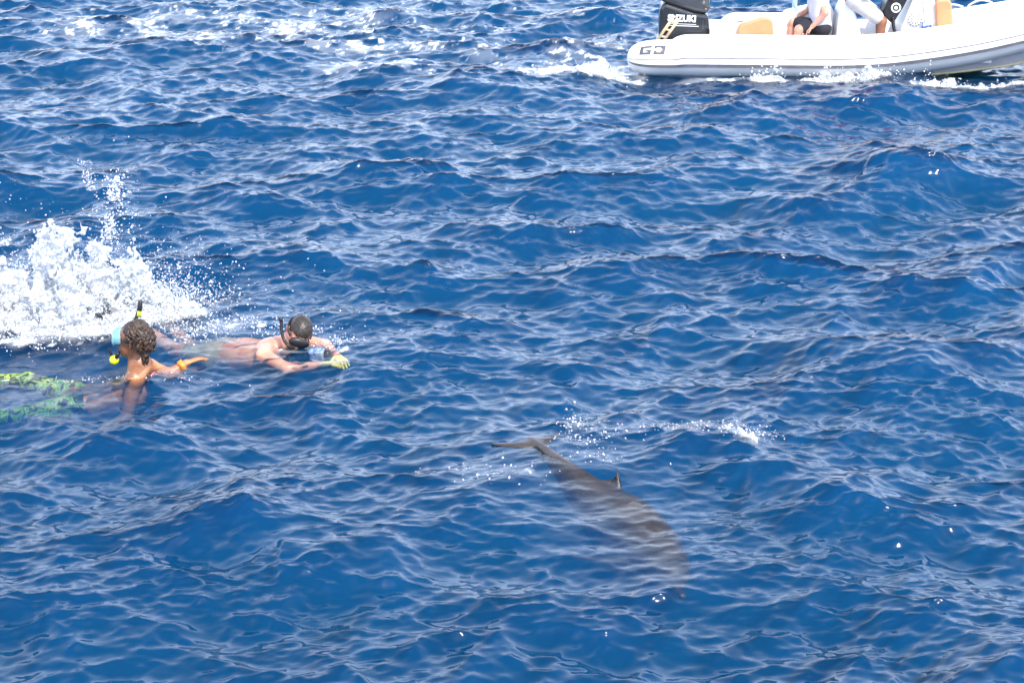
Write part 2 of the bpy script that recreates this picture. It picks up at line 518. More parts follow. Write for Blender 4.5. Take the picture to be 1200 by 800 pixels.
# ------------------------------------------------------------------ the dolphin
def dolphin_material():
    m = bpy.data.materials.new('dolphin_skin')
    nt, N, L = nodes_of(m)
    out = N.new('ShaderNodeOutputMaterial'); b = N.new('ShaderNodeBsdfPrincipled')
    a = N.new('ShaderNodeAttribute'); a.attribute_name = 'belly'
    tc = N.new('ShaderNodeTexCoord')
    n = N.new('ShaderNodeTexNoise'); n.inputs['Scale'].default_value = 7; n.inputs['Detail'].default_value = 6; n.inputs['Roughness'].default_value = 0.65
    n2 = N.new('ShaderNodeTexNoise'); n2.inputs['Scale'].default_value = 60; n2.inputs['Detail'].default_value = 3
    L.new(tc.outputs['Object'], n.inputs['Vector']); L.new(tc.outputs['Object'], n2.inputs['Vector'])
    r = N.new('ShaderNodeValToRGB'); r.color_ramp.elements[0].position = 0.3; r.color_ramp.elements[1].position = 0.72
    r.color_ramp.elements[0].color = (0.020, 0.015, 0.013, 1); r.color_ramp.elements[1].color = (0.066, 0.050, 0.043, 1)
    L.new(n.outputs['Fac'], r.inputs[0])
    mx = N.new('ShaderNodeMix'); mx.data_type = 'RGBA'; L.new(a.outputs['Fac'], mx.inputs['Factor']); L.new(r.outputs[0], mx.inputs['A'])
    mx.inputs['B'].default_value = (0.11, 0.10, 0.09, 1)
    a2 = N.new('ShaderNodeAttribute'); a2.attribute_name = 'dark'
    m2 = N.new('ShaderNodeMix'); m2.data_type = 'RGBA'; L.new(a2.outputs['Fac'], m2.inputs['Factor']); L.new(mx.outputs['Result'], m2.inputs['A']); m2.inputs['B'].default_value = (0.010, 0.008, 0.008, 1)
    L.new(m2.outputs['Result'], b.inputs['Base Color'])
    b.inputs['Roughness'].default_value = 0.42
    bn = N.new('ShaderNodeBump'); bn.inputs['Distance'].default_value = 0.004; L.new(n2.outputs['Fac'], bn.inputs['Height']); L.new(bn.outputs[0], b.inputs['Normal'])
    L.new(b.outputs[0], out.inputs[0])
    return m
def build_dolphin():
    prof = np.array([  # s, half width, half height, centre height
        (0.00, .020, .014, -.040), (0.05, .034, .026, -.040), (0.17, .050, .040, -.032), (0.23, .090, .080, -.010), (0.36, .140, .135, .0),
        (0.60, .195, .195, .0), (0.90, .228, .238, .0), (1.15, .232, .245, .0), (1.40, .186, .200, .0), (1.65, .125, .142, .01),
        (1.90, .076, .100, .02), (2.15, .042, .066, .02), (2.38, .028, .042, .02), (2.50, .024, .020, .02)])
    pp = smooth_path(prof, 12)
    W = lambda s, i: np.interp(s, pp[:, 0], pp[:, i])
    fl = Field((-0.05, -0.52, -0.52), (2.72, 0.52, 0.58), 0.0095)
    def body(S, Y, Z):
        ry, rz, zc = W(S, 1), W(S, 2), W(S, 3)
        e = np.sqrt((Y/ry)**2+((Z-zc)/rz)**2)
        v = (e-1)*np.minimum(ry, rz)
        return np.maximum(v, np.maximum(-S, S-2.5))
    fl.put((0, -.3, -.3), (2.5, .3, .3), body)
    def dorsal(S, Y, Z):
        v = np.clip((Z-0.17)/0.155, 0, 1.2)
        lead = 1.33+0.20*v+0.10*v*v
        trail = 1.60-0.12*np.sin(np.pi*np.clip(v, 0, 1))*0.7+0.02*v
        c = np.clip((S-lead)/np.maximum(trail-lead, 0.01), 0, 1)
        th = 0.030*(1-0.72*np.clip(v, 0, 1))*np.sqrt(np.clip(c*(1-c)*4, 0.02, 1))
        return np.maximum.reduce([np.abs(Y)-th, (lead-S)*0.8, (S-trail)*0.8, Z-0.325+0.5*(np.clip(S-1.58, 0, 1)), 0.12-Z])
    fl.put((1.28, -.05, .12), (1.66, .05, .40), dorsal, 0.015)
    def fluke(S, Y, Z):
        v = np.abs(Y)
        lead = 2.34+0.42*v+1.1*v*v
        trail = 2.50+0.30*v-0.05*np.sin(np.pi*np.clip(v/0.33, 0, 1))
        c = np.clip((S-lead)/np.maximum(trail-lead, 0.01), 0, 1)
        th = 0.024*(1-0.65*v/0.34)*np.sqrt(np.clip(c*(1-c)*4, 0.03, 1))
        return np.maximum.reduce([np.abs(Z-0.02+0.06*v)-th, (lead-S)*0.8, (S-trail)*0.8, v-0.335])
    fl.put((2.3, -.35, -.04), (2.66, .35, .1), fluke, 0.015)
    for sg in (-1, 1):
        def pec(S, Y, Z):
            y = Y*sg
            v = np.clip((y-0.14)/0.32, -0.2, 1.2)            # along the flipper, out and a little down
            lead = 0.56+0.20*v+0.10*v*v
            trail = 0.76+0.14*v-0.05*np.sin(np.pi*np.clip(v, 0, 1))
            c = np.clip((S-lead)/np.maximum(trail-lead, 0.01), 0, 1)
            th = 0.026*(1-0.6*np.clip(v, 0, 1))*np.sqrt(np.clip(c*(1-c)*4, 0.03, 1))
            return np.maximum.reduce([np.abs(Z+0.09+0.16*v)-th, (lead-S)*0.8, (S-trail)*0.8, y-0.46, 0.08-y])
        fl.put((.5, min(.05*sg, .47*sg), -.3), (1.0, max(.05*sg, .47*sg), 0.0), pec, 0.02)
    V, F = keep_largest(*fl.skin())
    belly = smoothstep(0.02, 0.16, -V[:, 2]-0.02)*(V[:, 0] < 2.0)*(np.abs(V[:, 1]) < 0.235)*0.6+0.55*smoothstep(0.25, 0.05, V[:, 0])*smoothstep(0.03, -0.03, V[:, 2]+0.03)
    # bend the straight body along the dive
    zb = DOLPHIN_Z
    ctl = [(0.0, (804, 693), -.165), (.3, (788, 669), -.195), (.8, (757, 641), -.245), (1.25, (721, 611), -.25), (1.75, (676, 571), -.105), (2.2, (643, 537), -.030), (2.5, (620, 517), -.01)]
    P = np.array([[s, *at(px, py, zb+z)] for s, (px, py), z in ctl])
    sp = smooth_path(P, 10)
    C = lambda s: np.stack([np.interp(s, sp[:, 0], sp[:, i]) for i in (1, 2, 3)], -1)
    s = V[:, 0]
    base = C(np.clip(s, 0, 2.5)); 
    T = C(np.clip(s+0.06, 0, 2.5))-C(np.clip(s-0.06, 0, 2.5))
    ln = np.linalg.norm(T, axis=1, keepdims=True); T /= ln
    base += T*(s-np.clip(s, 0, 2.5))[:, None]*0.86
    side = np.cross(T, np.array([0, 0, 1.0])); side /= np.linalg.norm(side, axis=1, keepdims=True)
    roll = R(-27)*smoothstep(2.25, 1.5, s)[:, None]
    up = np.cross(side, T)
    s2 = side*np.cos(roll)+up*np.sin(roll); u2 = -side*np.sin(roll)+up*np.cos(roll)
    k = 0.90
    out = base+s2*(V[:, 1:2]*k)+u2*(V[:, 2:3]*k)
    c = C(np.array([1.2]))[0]
    o = mesh_obj('dolphin', out, F, dolphin_material(), origin=c)
    a_ = o.data.attributes.new('belly', 'FLOAT', 'POINT'); a_.data.foreach_set('value', belly.astype(np.float32))
    a_ = o.data.attributes.new('dark', 'FLOAT', 'POINT'); a_.data.foreach_set('value', (smoothstep(0.19, 0.23, V[:, 2])*(V[:, 0] > 1.25)*(V[:, 0] < 1.75)).astype(np.float32))
    tag(o, 'grey brown dolphin diving just under the surface with dorsal fin and tail showing', 'dolphin')
    print('dolphin length', np.linalg.norm(np.diff(sp[:, 1:], axis=0), axis=1).sum())
    return o
DOLPHIN_Z = np.mean([height_at(x, y) for x, y in ((.2, 12.4), (.45, 11.9), (.6, 11.6))])
dolphin = build_dolphin()
# ------------------------------------------------------------------ people
def V3(*a): return np.array(a, float)
def unit(v): v = np.asarray(v, float); return v/np.linalg.norm(v)
def hand(f, wrist, d, n, sc=1.0, curl=0.5, thumb=1, k=0.006):
    """palm and five fingers: d along the hand, n out of the back of the hand"""
    d = unit(d); n = unit(np.asarray(n)-d*np.dot(n, d)); s = np.cross(d, n)*thumb
    w = np.asarray(wrist, float)
    for off in (-0.026, -0.009, 0.009, 0.026):
        f.capsule(w+s*off*0.5*sc, w+d*0.085*sc+s*off*sc, 0.016*sc, 0.0125*sc, 0.012)
    for off, ln in ((0.030, 0.070), (0.010, 0.082), (-0.010, 0.076), (-0.030, 0.058)):
        b0 = w+d*0.085*sc+s*off*sc
        d1 = unit(d-n*curl*0.5+s*off*3); d2 = unit(d-n*curl*1.3+s*off*2)
        b1 = b0+d1*ln*0.5*sc; b2 = b1+d2*ln*0.5*sc
        f.chain([b0, b1, b2], [0.0100*sc, 0.0088*sc, 0.0072*sc], 0.003)
    t0 = w+d*0.025*sc+s*0.026*sc; t1 = t0+unit(d*0.6+s*0.8-n*0.25)*0.042*sc; t2 = t1+unit(d*0.9+s*0.3-n*0.3)*0.034*sc
    f.chain([t0, t1, t2], [0.014*sc, 0.0105*sc, 0.0085*sc], 0.006)
def head_shape(f, c, face, up, sc=1.0):
    """skull, jaw, nose, lips, ears; c is the middle of the head"""
    fw = unit(face); upv = unit(np.asarray(up)-fw*np.dot(up, fw)); sd_ = np.cross(fw, upv)
    M = np.stack([fw, sd_, upv], -1)
    q = lambda a, b, e: np.asarray(c)+(fw*a+sd_*b+upv*e)*sc
    f.ellipsoid(q(-.008, 0, .030), np.array((.098, .076, .090))*sc, M, 0.02)
    f.ellipsoid(q(.022, 0, -.045), np.array((.068, .058, .070))*sc, M, 0.03)
    f.capsule(q(.070, 0, -.098), q(.062, 0, -.088), .018*sc, .022*sc, 0.02)          # chin
    f.chain([q(.088, 0, .018), q(.108, 0, -.022), q(.100, 0, -.032)], [.010*sc, .014*sc, .013*sc], 0.012)   # nose
    for b in (-.012, .012): f.capsule(q(.096, b, -.030), q(.096, b, -.031), .009*sc, .009*sc, 0.008)
    for e in (-.058, -.070): f.capsule(q(.086, -.018, e), q(.086, .018, e), .0075*sc, .0075*sc, 0.006)      # lips
    for b in (-.034, .034): f.capsule(q(.072, b*.6, .032), q(.068, b*1.4, .032), .013*sc, .012*sc, 0.012)     # brow
    for b in (-1, 1):
        f.chain([q(-.012, b*.076, .018), q(-.022, b*.086, .004), q(-.010, b*.078, -.030)], [.012*sc, .012*sc, .009*sc], 0.006)
    return q, M
def limb(f, a, b, c, ra, rb, rc, k=0.02):
    f.chain([a, b, c], [ra, rb, rc], k)

SKIN_SUNLIT = pbr('sunlit_skin', (0.56, 0.23, 0.095), 0.38, 0.12, 18, 0.001, sss=0.12)  # brown skin again, with sunlight put into its colour
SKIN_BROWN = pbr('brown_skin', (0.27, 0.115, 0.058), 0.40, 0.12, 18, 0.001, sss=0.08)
SKIN_FAIR = pbr('fair_skin', (0.60, 0.33, 0.22), 0.40, 0.10, 10, 0.001, sss=0.12, col2=(0.55, 0.22, 0.15))
HAIR_BROWN = pbr('wet_brown_hair', (0.062, 0.030, 0.014), 0.38, 0.3, 55, 0.012, col2=(0.012, 0.007, 0.004))
HAIR_DARK = pbr('wet_dark_hair', (0.050, 0.034, 0.024), 0.42, 0.3, 70, 0.004, col2=(0.010, 0.008, 0.007))
RUBBER = pbr('black_rubber', (0.018, 0.018, 0.020), 0.45, 0.1, 30)
YELLOW = pbr('neon_yellow_plastic', (0.72, 0.80, 0.02), 0.35, 0.06, 20)
ORANGE_BAND = pbr('orange_band', (0.80, 0.28, 0.03), 0.5, 0.08, 30)
LENS = pbr('pale_blue_mask_lens', (0.20, 0.42, 0.50), 0.08, 0.1, 8, spec=0.8)
PINK = pbr('pink_fabric', (0.75, 0.16, 0.22), 0.7, 0.1, 30)
YGLOVE = pbr('pale_yellow_glove', (0.75, 0.62, 0.12), 0.6, 0.15, 20)
CAMERA_HOUSING = pbr('clear_blue_housing', (0.36, 0.44, 0.55), 0.15, 0.3, 30, col2=(0.04, 0.12, 0.40))

def legging_material():
    m = bpy.data.materials.new('patterned_leggings')
    nt, N, L = nodes_of(m)
    out = N.new('ShaderNodeOutputMaterial'); b = N.new('ShaderNodeBsdfPrincipled'); b.inputs['Roughness'].default_value = 0.5
    tc = N.new('ShaderNodeTexCoord'); n = N.new('ShaderNodeTexNoise'); n.inputs['Scale'].default_value = 16; n.inputs['Detail'].default_value = 2; n.inputs['Distortion'].default_value = 1.2
    L.new(tc.outputs['Object'], n.inputs['Vector'])
    r = N.new('ShaderNodeValToRGB'); r.color_ramp.interpolation = 'CONSTANT'
    e = r.color_ramp.elements
    e[0].position = 0; e[0].color = (0.02, 0.03, 0.02, 1); e[1].position = 0.47; e[1].color = (0.24, 0.36, 0.03, 1)
    x = e.new(0.53); x.color = (0.42, 0.48, 0.05, 1); x = e.new(0.57); x.color = (0.06, 0.28, 0.10, 1); x = e.new(0.68); x.color = (0.30, 0.40, 0.04, 1)
    L.new(n.outputs['Fac'], r.inputs[0]); L.new(r.outputs[0], b.inputs['Base Color']); L.new(b.outputs[0], out.inputs[0])
    return m
LEGGING = legging_material()

def box_of(pts, m): 
    A = np.array(pts); return A.min(0)-m, A.max(0)+m

# --- the snorkeller who floats upright, looking back
def swimmer_looking_back():
    base = at(160, 437, 0.0); zb = height_at(base.x, base.y)
    O = V3(base.x, base.y, zb-0.030)
    S = 1.12
    p = lambda x, y, z: O+V3(x, y, z)
    root = empty('person', tuple(O))
    tag(root, 'snorkeller with wet brown braids and pale blue mask looking over the shoulder, neon leggings trailing', 'person')
    hd = p(-0.015, 0.01, 0.280)
    neck0, neck1 = p(0.025, 0.02, 0.105), p(0.005, 0.012, 0.20)
    shl, shr = p(0.01, -0.130, 0.030), p(0.06, 0.18, 0.015)         # near and far shoulder
    chest, waist, pel = p(-0.09, 0.06, -0.17), p(-0.30, 0.08, -0.22), p(-0.48, 0.06, -0.22)
    hl, hr = p(-0.50, -0.05, -0.21), p(-0.51, 0.15, -0.19)
    kl, kr = p(-0.82, -0.14, -0.25), p(-0.86, 0.18, -0.10)
    al, ar = p(-1.20, -0.20, -0.26), p(-1.26, 0.16, -0.09)
    el, wl = p(-0.07, -0.13, -0.27), p(-0.27, -0.06, -0.40)           # near arm along the body
    er, wr = p(0.20, 0.24, -0.060), p(0.325, 0.29, 0.010)              # far arm reaching behind
    lo, hi = box_of([hd+0.2, hd-0.2, shl, shr, pel, kl, kr, al, ar, el, wl, er, wr, p(.6, .3, 0)], 0.14)
    f = Field(lo, hi, 0.0075)
    f.chain([neck0, neck1], [0.066, 0.056], 0.03)
    f.chain([chest+V3(0.04, -.07, 0.04), waist+V3(0, -.05, 0), pel+V3(0, -.06, 0)], [.115, .10, .115], 0.05)
    f.chain([chest+V3(0.04, .08, 0.04), waist+V3(0, .05, 0), pel+V3(0, .06, 0)], [.115, .10, .115], 0.05)
    f.chain([shl, neck0+V3(0, 0, -.02), shr], [.076, .074, .068], 0.05)
    limb(f, shl, el, wl, .066, .044, .030); limb(f, shr, er, wr, .060, .044, .030)
    f.chain([hl, kl, al], [.088, .058, .040], 0.03); f.chain([hr, kr, ar], [.088, .058, .040], 0.03)
    f.chain([al, al+V3(-.14, -.02, -.03)], [.036, .026], 0.02); f.chain([ar, ar+V3(-.14, -.02, -.03)], [.036, .026], 0.02)
    hand(f, wl, wl-el, (0, 0, 1), 1.05, 0.4, 1); hand(f, wr, wr-er+V3(.02, .02, -.03), (-.3, 0, 1), 1.05, 0.5, -1)
    q, M = head_shape(f, hd, (-0.97, 0.20, 0.02), (0.06, 0.0, 1), S)
    V, F = f.skin()
    o = mesh_obj('body', V-O, F, SKIN_BROWN, root)
    # neck and shoulders catch the sun: same skin, sunlit tone painted below the collar line
    o.data.materials.append(SKIN_SUNLIT)
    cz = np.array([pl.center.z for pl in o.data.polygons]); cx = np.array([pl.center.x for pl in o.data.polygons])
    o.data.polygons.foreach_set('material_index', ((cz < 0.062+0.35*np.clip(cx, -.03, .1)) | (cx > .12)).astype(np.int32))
    # hair: crown cap with braids falling to the neck
    rng = random.Random(5)
    g = Field(hd-0.30, hd+0.26, 0.0062)
    fw, sd_, upv = M[:, 0], M[:, 1], M[:, 2]
    g.ellipsoid(q(-.030, 0, .042), np.array((.106, .090, .098))*S, M, 0.01)
    for i in range(46):
        a = rng.uniform(-1.9, 1.9); e0 = rng.uniform(.2, 1.25)
        dirv = -fw*math.cos(a)*math.cos(e0)+sd_*math.sin(a)*math.cos(e0)+upv*math.sin(e0)
        r0 = q(-.028, 0, .040)+dirv*.098*S
        b_ = q(-.040, 0, .03)
        e1 = b_+(-fw*math.cos(a)*1.02+sd_*math.sin(a)*0.92)*.100*S+upv*rng.uniform(-.04, .02)
        e2 = e1-upv*rng.uniform(.03, .07)-fw*.004
        g.chain([r0, e1, e2], [.016, .015, .011], 0.004)
    for i in range(9):
        a = rng.uniform(-1.0, 1.0)
        r0 = q(-.085, math.sin(a)*.06, -.01); e1 = q(-.098+rng.uniform(-.01, .012), math.sin(a)*.062, -.075); e2 = q(-.085+rng.uniform(-.02, .02), math.sin(a)*.055, -.135-rng.uniform(0, .03))
        g.chain([r0, e1, e2], [.020, .018, .010], 0.004)
    s_, G = g.box(hd-0.3, hd+0.3)
    dist = ((G[0]-hd[0])*fw[0]+(G[1]-hd[1])*fw[1]+(G[2]-hd[2])*fw[2])
    hgt = ((G[0]-hd[0])*upv[0]+(G[1]-hd[1])*upv[1]+(G[2]-hd[2])*upv[2])
    g.f[s_] = np.maximum(g.f[s_], dist-np.where(hgt > .080*S, .066, -.040+1.0*np.clip(hgt, 0, .1))*S)
    nz = 0.0055*np.sin(G[0]*170+4*np.sin(G[2]*38))*np.sin(G[1]*165+3*np.sin(G[2]*42))+0.003*np.sin(G[2]*120+5*np.sin(G[0]*60))
    g.f[s_] += nz
    V, F = g.skin(); mesh_obj('hair', V-O, F, HAIR_BROWN, root)
    # leggings: legs and hips a little larger
    g = Field(*box_of([pel+V3(.1, 0, 0), hl, hr, kl, kr, al, ar], .16), 0.009)
    g.chain([pel+V3(0.03, -.06, 0), hl, kl, al], [.118, .095, .066, .047], 0.04); g.chain([pel+V3(.03, .06, 0), hr, kr, ar], [.118, .095, .066, .047], 0.04)
    V, F = g.skin(); mesh_obj('leggings', V-O, F, LEGGING, root)
    # diving mask, its lens and strap
    rim = []
    nn = 28
    for i in range(nn+1):
        t = 2*math.pi*i/nn
        y_, z_ = .074*math.copysign(abs(math.cos(t))**.6, math.cos(t)), .046*math.copysign(abs(math.sin(t))**.6, math.sin(t))
        rim.append(q(.117-1.6*y_*y_, y_, .022+z_)-O)
    mk = mesh_obj('mask', *sweep(rim, .010*S, 8, False), LENS, root)
    v0 = [q(.120, 0, .022)-O]+[np.array(r_)*1.0 for r_ in rim[:-1]]
    lens = mesh_obj('lens', v0, [(0, 1+i, 1+(i+1) % nn) for i in range(nn)], LENS, mk)
    sk = []
    for i in range(nn+1):
        t = 2*math.pi*i/nn
        sk += [q(.115-1.6*(.074*math.cos(t))**2-0.0, .074*math.copysign(abs(math.cos(t))**.6, math.cos(t)), .022+.046*math.copysign(abs(math.sin(t))**.6, math.sin(t)))-O,
               q(.070-2.6*(.070*math.cos(t))**2, .070*math.copysign(abs(math.cos(t))**.6, math.cos(t)), .020+.044*math.copysign(abs(math.sin(t))**.6, math.sin(t)))-O]
    mesh_obj('skirt', sk, [(2*i, 2*i+2, 2*i+3, 2*i+1) for i in range(nn)], LENS, mk)
    st = [q(.072*math.cos(t)*1.12-.006, .088*math.sin(t), .020) for t in np.linspace(R(62), R(298), 24)]
    mesh_obj('strap', *sweep([np.array(x)-O for x in st], .009*S, 8, True, (0.5, 1.3)), RUBBER, mk)
    # snorkel: tube on the far side, dry top above the crown, purge bulb before the mouth
    pth = smooth_path([q(-.012, .104, .200), q(.010, .102, .13), q(.050, .098, .05), q(.095, .092, -.04), q(.125, .070, -.10), q(.130, .03, -.135), q(.112, -.02, -.120), q(.094, -.028, -.085)], 5)
    tb = mesh_obj('snorkel', *sweep([np.array(x)-O for x in pth], .0125*S, 10), RUBBER, root)
    mesh_obj('dry_top', *sweep([q(-.012, .104, .176)-O, q(-.013, .104, .182)-O, q(-.020, .104, .240)-O, q(-.0215, .104, .252)-O], [.016, .019, .017, .008], 12), RUBBER, tb)
    mesh_obj('yellow_band', *sweep([q(-.004, .103, .140)-O, q(-.012, .104, .178)-O], .0175, 12), YELLOW, tb)
    bl = Field(q(.13, .0, -.14)-.08, q(.13, .0, -.14)+.08, .006)
    bl.ellipsoid(q(.132, -.010, -.142), (.036, .034, .036), None, 0.0)
    V, F = bl.skin(); mesh_obj('purge_bulb', V-O, F, YELLOW, tb)
    mesh_obj('exhaust_tube', *sweep([np.array(x)-O for x in (q(.150, .0, -.125), q(.170, .01, -.085), q(.176, .012, -.070))], .010, 8), RUBBER, tb)
    # wrist band and swim top strap
    bd = wr*0.75+er*0.25; ax = unit(wr-er)
    mesh_obj('wrist_band', *sweep([bd-ax*.02-O, bd+ax*.02-O], .047, 16), ORANGE_BAND, root)
    mesh_obj('swim_strap', *sweep([np.array(x)-O for x in smooth_path([p(.075, .02, -.035), p(.10, .08, -.012), p(.105, .15, -.005), p(.09, .21, -.02)], 4)], .012, 8), PINK, root)
    return root

def fin_mesh(name, an, tip, O, parent=None):
    an, tip = np.asarray(an, float), np.asarray(tip, float)
    sdv = unit(np.cross(tip-an, (0, 0, 1))); nrm = unit(np.cross(sdv, tip-an))
    sec = []
    for t, w, th in ((0.05, .045, .028), (.2, .052, .034), (.34, .062, .020), (.6, .085, .008), (.85, .100, .006), (1.0, .098, .004)):
        c = an*(1-t)+tip*t+nrm*(.03*math.sin(t*2.2))
        sec += [c+sdv*w+nrm*th-O, c-sdv*w+nrm*th-O, c-sdv*w-nrm*th-O, c+sdv*w-nrm*th-O]
    fc = [(4*i+j, 4*i+(j+1) % 4, 4*i+4+(j+1) % 4, 4*i+4+j) for i in range(5) for j in range(4)]+[(3, 2, 1, 0), (20, 21, 22, 23)]
    return mesh_obj(name, sec, fc, RUBBER, parent, smooth=False)
def swimmer_face_down():
    b0 = at(330, 408, 0.0); zb = height_at(b0.x, b0.y)
    fwd = unit(V3(0.86, -0.50, 0)); lat = V3(-fwd[1], fwd[0], 0)      # lat points away from the camera
    O = V3(b0.x, b0.y, zb-.055)
    root = empty('person', tuple(O))
    tag(root, 'bare backed snorkeller with short dark hair swimming face down, arms stretched ahead', 'person')
    p = lambda a, b, z: O+fwd*a+lat*b+V3(0, 0, z)
    hd = p(.105, .085, .165)
    sl, sr = p(-.04, -.17, .02), p(-.02, .22, .045)
    neck = p(.02, .06, .05)
    chest, waist, pel = p(-.14, .03, -.060), p(-.42, .03, -.085), p(-.62, .03, -.115)
    hl, hr = p(-.64, -.07, -.125), p(-.64, .13, -.12)
    kl, kr = p(-1.00, -.09, -.11), p(-1.02, .16, -.17)
    al, ar = p(-1.30, -.06, .005), p(-1.34, .20, .0)
    el, wl = p(.22, -.235, -.012), p(.42, -.10, .010)
    er, wr = p(.24, .25, .035), p(.45, .10, .028)
    lo, hi = box_of([hd, sl, sr, pel, al, ar, kl, kr, el, er, wl, wr, p(.7, 0, 0)], 0.18)
    f = Field(lo, hi, 0.008)
    for s in (-1, 1):
        c = lat*.085*s
        f.chain([chest+c*1.05, waist+c*.7, pel+c*.75], [.118, .105, .112], 0.06)
    f.chain([sl, chest+V3(0, 0, .06), sr], [.070, .085, .070], 0.05)
    f.chain([neck-fwd*.06, hd], [.070, .058], 0.03)
    limb(f, sl, el, wl, .062, .046, .032); limb(f, sr, er, wr, .062, .046, .032)
    f.chain([hl, kl, al], [.090, .060, .042], 0.03); f.chain([hr, kr, ar], [.090, .060, .042], 0.03)
    f.chain([al, al-fwd*.13], [.036, .026], 0.02); f.chain([ar, ar-fwd*.13], [.036, .026], 0.02)
    hand(f, wl, wl-el, (0, 0, 1), 1.05, .5, -1); hand(f, wr, wr-er, (0, 0, 1), 1.05, .5, 1)
    face = unit(-lat*.55+fwd*.30+V3(0, 0, -.62)); up = unit(fwd*.55-lat*.1+V3(0, 0, .75))
    q, M = head_shape(f, hd, face, up, 1.08)
    V, F = f.skin(); mesh_obj('body', V-O, F, SKIN_FAIR, root)
    fw, sd_, upv = M[:, 0], M[:, 1], M[:, 2]
    g = Field(hd-.2, hd+.2, .006)
    g.ellipsoid(q(-.014, 0, .036), np.array((.104, .083, .095))*1.08, M, .01)
    s_, G = g.box(hd-.2, hd+.2)
    dist = sum((G[i]-hd[i])*fw[i] for i in range(3)); hgt = sum((G[i]-hd[i])*upv[i] for i in range(3))
    g.f[s_] = np.maximum(g.f[s_], dist-np.where(hgt > .07, .082, .0+.6*np.clip(hgt, 0, .1)))
    g.f[s_] = np.maximum(g.f[s_], -(hgt+.035))
    g.f[s_] += .003*np.sin(G[0]*210)*np.sin(G[1]*190+2*np.sin(G[2]*80))*np.sin(G[2]*200)
    V, F = g.skin(); mesh_obj('hair', V-O, F, HAIR_DARK, root)
    g = Field(hd-.2, hd+.2, .007)
    g.ellipsoid(q(.088, 0, .022), np.array((.034, .078, .050))*1.08, M, .01)
    V, F = g.skin(); mk = mesh_obj('mask', V-O, F, RUBBER, root)
    st = [q(.100*math.cos(t)-.012, .092*math.sin(t), .024) for t in np.linspace(R(50), R(310), 24)]
    mesh_obj('strap', *sweep([np.array(x)-O for x in st], .010, 8, True, (.5, 1.3)), RUBBER, mk)
    pth = smooth_path([hd+V3(-.125, -.055, .115), hd+V3(-.122, -.065, .04), hd+V3(-.105, -.085, -.03), hd+V3(-.06, -.115, -.075), q(.11, -.01, -.075)], 5)
    tb = mesh_obj('snorkel', *sweep([np.array(x)-O for x in pth], .013, 10), RUBBER, root)
    mesh_obj('tube_tip', *sweep([hd+V3(-.1255, -.054, .108)-O, hd+V3(-.128, -.050, .142)-O], .0165, 10), RUBBER, tb)
    # swimming trunks
    g = Field(*box_of([pel, hl, hr, kl, kr], .16), .010)
    for s in (-1, 1): g.chain([waist*.35+pel*.65+lat*.06*s, pel+lat*.064*s], [.116, .120], .05)
    g.chain([hl, hl*.45+kl*.55], [.100, .082], .03); g.chain([hr, hr*.45+kr*.55], [.100, .082], .03)
    V, F = g.skin(); mesh_obj('trunks', V-O, F, pbr('tan_trunks', (.42, .33, .24), .7, .15, 12), root)
    # fins
    for an, tw in ((al, .1), (ar, -.2)):
        fin_mesh('fin', an, an-fwd*.52+V3(0, 0, -.02+tw*.3), O, root)
    # gloves on the stretched hands
    for w_, e_, t_ in ((wl, el, -1), (wr, er, 1)):
        g = Field(*box_of([w_, w_+unit(w_-e_)*.2], .07), .0055)
        hand(g, w_, w_-e_, (0, 0, 1), 1.17, .5, t_)
        V, F = g.skin(); mesh_obj('glove', V-O, F, YGLOVE, root)
    # camera in a clear housing held before the face
    co = (wl+wr)/2-fwd*.10+V3(0, 0, .035)
    bm = bmesh.new(); rbox(bm, (0, 0, 0), (.12, .07, .08), .016)
    cm = bm_obj('action_camera', bm, CAMERA_HOUSING)
    cm.location = tuple(co); cm.rotation_euler = (0.2, -0.1, math.atan2(fwd[1], fwd[0])+.3)
    tag(cm, 'small clear blue underwater camera held ahead of the face down snorkeller', 'camera')
    ln = mesh_obj('lens_port', *sweep([(.07, 0, 0), (.105, 0, 0)], [.036, .030], 16), RUBBER, cm)
    return root
looker = swimmer_looking_back()
prone = swimmer_face_down()
fo_ = V3(*at(140, 378, .05)[:2], 0); fo_[2] = height_at(fo_[0], fo_[1])
lone = fin_mesh('swim_fin', (.10, .02, -.02), (-.26, .06, .20), V3(0, 0, 0))
lone.location = tuple(fo_+V3(0, .03, -.07))
tag(lone, 'black swim fin blade kicking up through the white splash', 'swim fin')
# ------------------------------------------------------------------ the rigid inflatable boat, bow to the right
PVC_WHITE = pbr('white_tube_fabric', (0.80, 0.79, 0.77), 0.42, 0.03, 3)
GEL_WHITE = pbr('white_gelcoat', (0.80, 0.79, 0.78), 0.25, 0.03, 2, coat=0.2)
GEL_GREY = pbr('grey_hull_gelcoat', (0.42, 0.42, 0.45), 0.3, 0.06, 3)
STRAKE_GREY = pbr('grey_rubber_strake', (0.16, 0.16, 0.18), 0.6, 0.1, 8)
STRAKE_WHITE = pbr('white_rubber_strake', (0.74, 0.74, 0.75), 0.5, 0.05, 8)
ORANGE_VINYL = pbr('orange_tan_vinyl', (0.64, 0.28, 0.125), 0.5, 0.07, 6, 0.002)
COWL_BLACK = pbr('black_cowl_paint', (0.016, 0.018, 0.022), 0.28, 0.1, 6, coat=0.4)
COWL_GREY = pbr('dark_grey_cowl_paint', (0.050, 0.052, 0.060), 0.25, 0.1, 6, coat=0.5)
DECAL_WHITE = pbr('white_decal', (0.82, 0.82, 0.82), 0.4, 0.02, 10)
DECAL_GREY = pbr('dark_grey_decal', (0.085, 0.085, 0.095), 0.5, 0.1, 10)
STEEL = pbr('polished_steel', (0.72, 0.70, 0.68), 0.22, 0.05, 20, metal=1.0)
TEAK = pbr('pale_tan_wood', (0.66, 0.50, 0.30), 0.5, 0.15, 25)
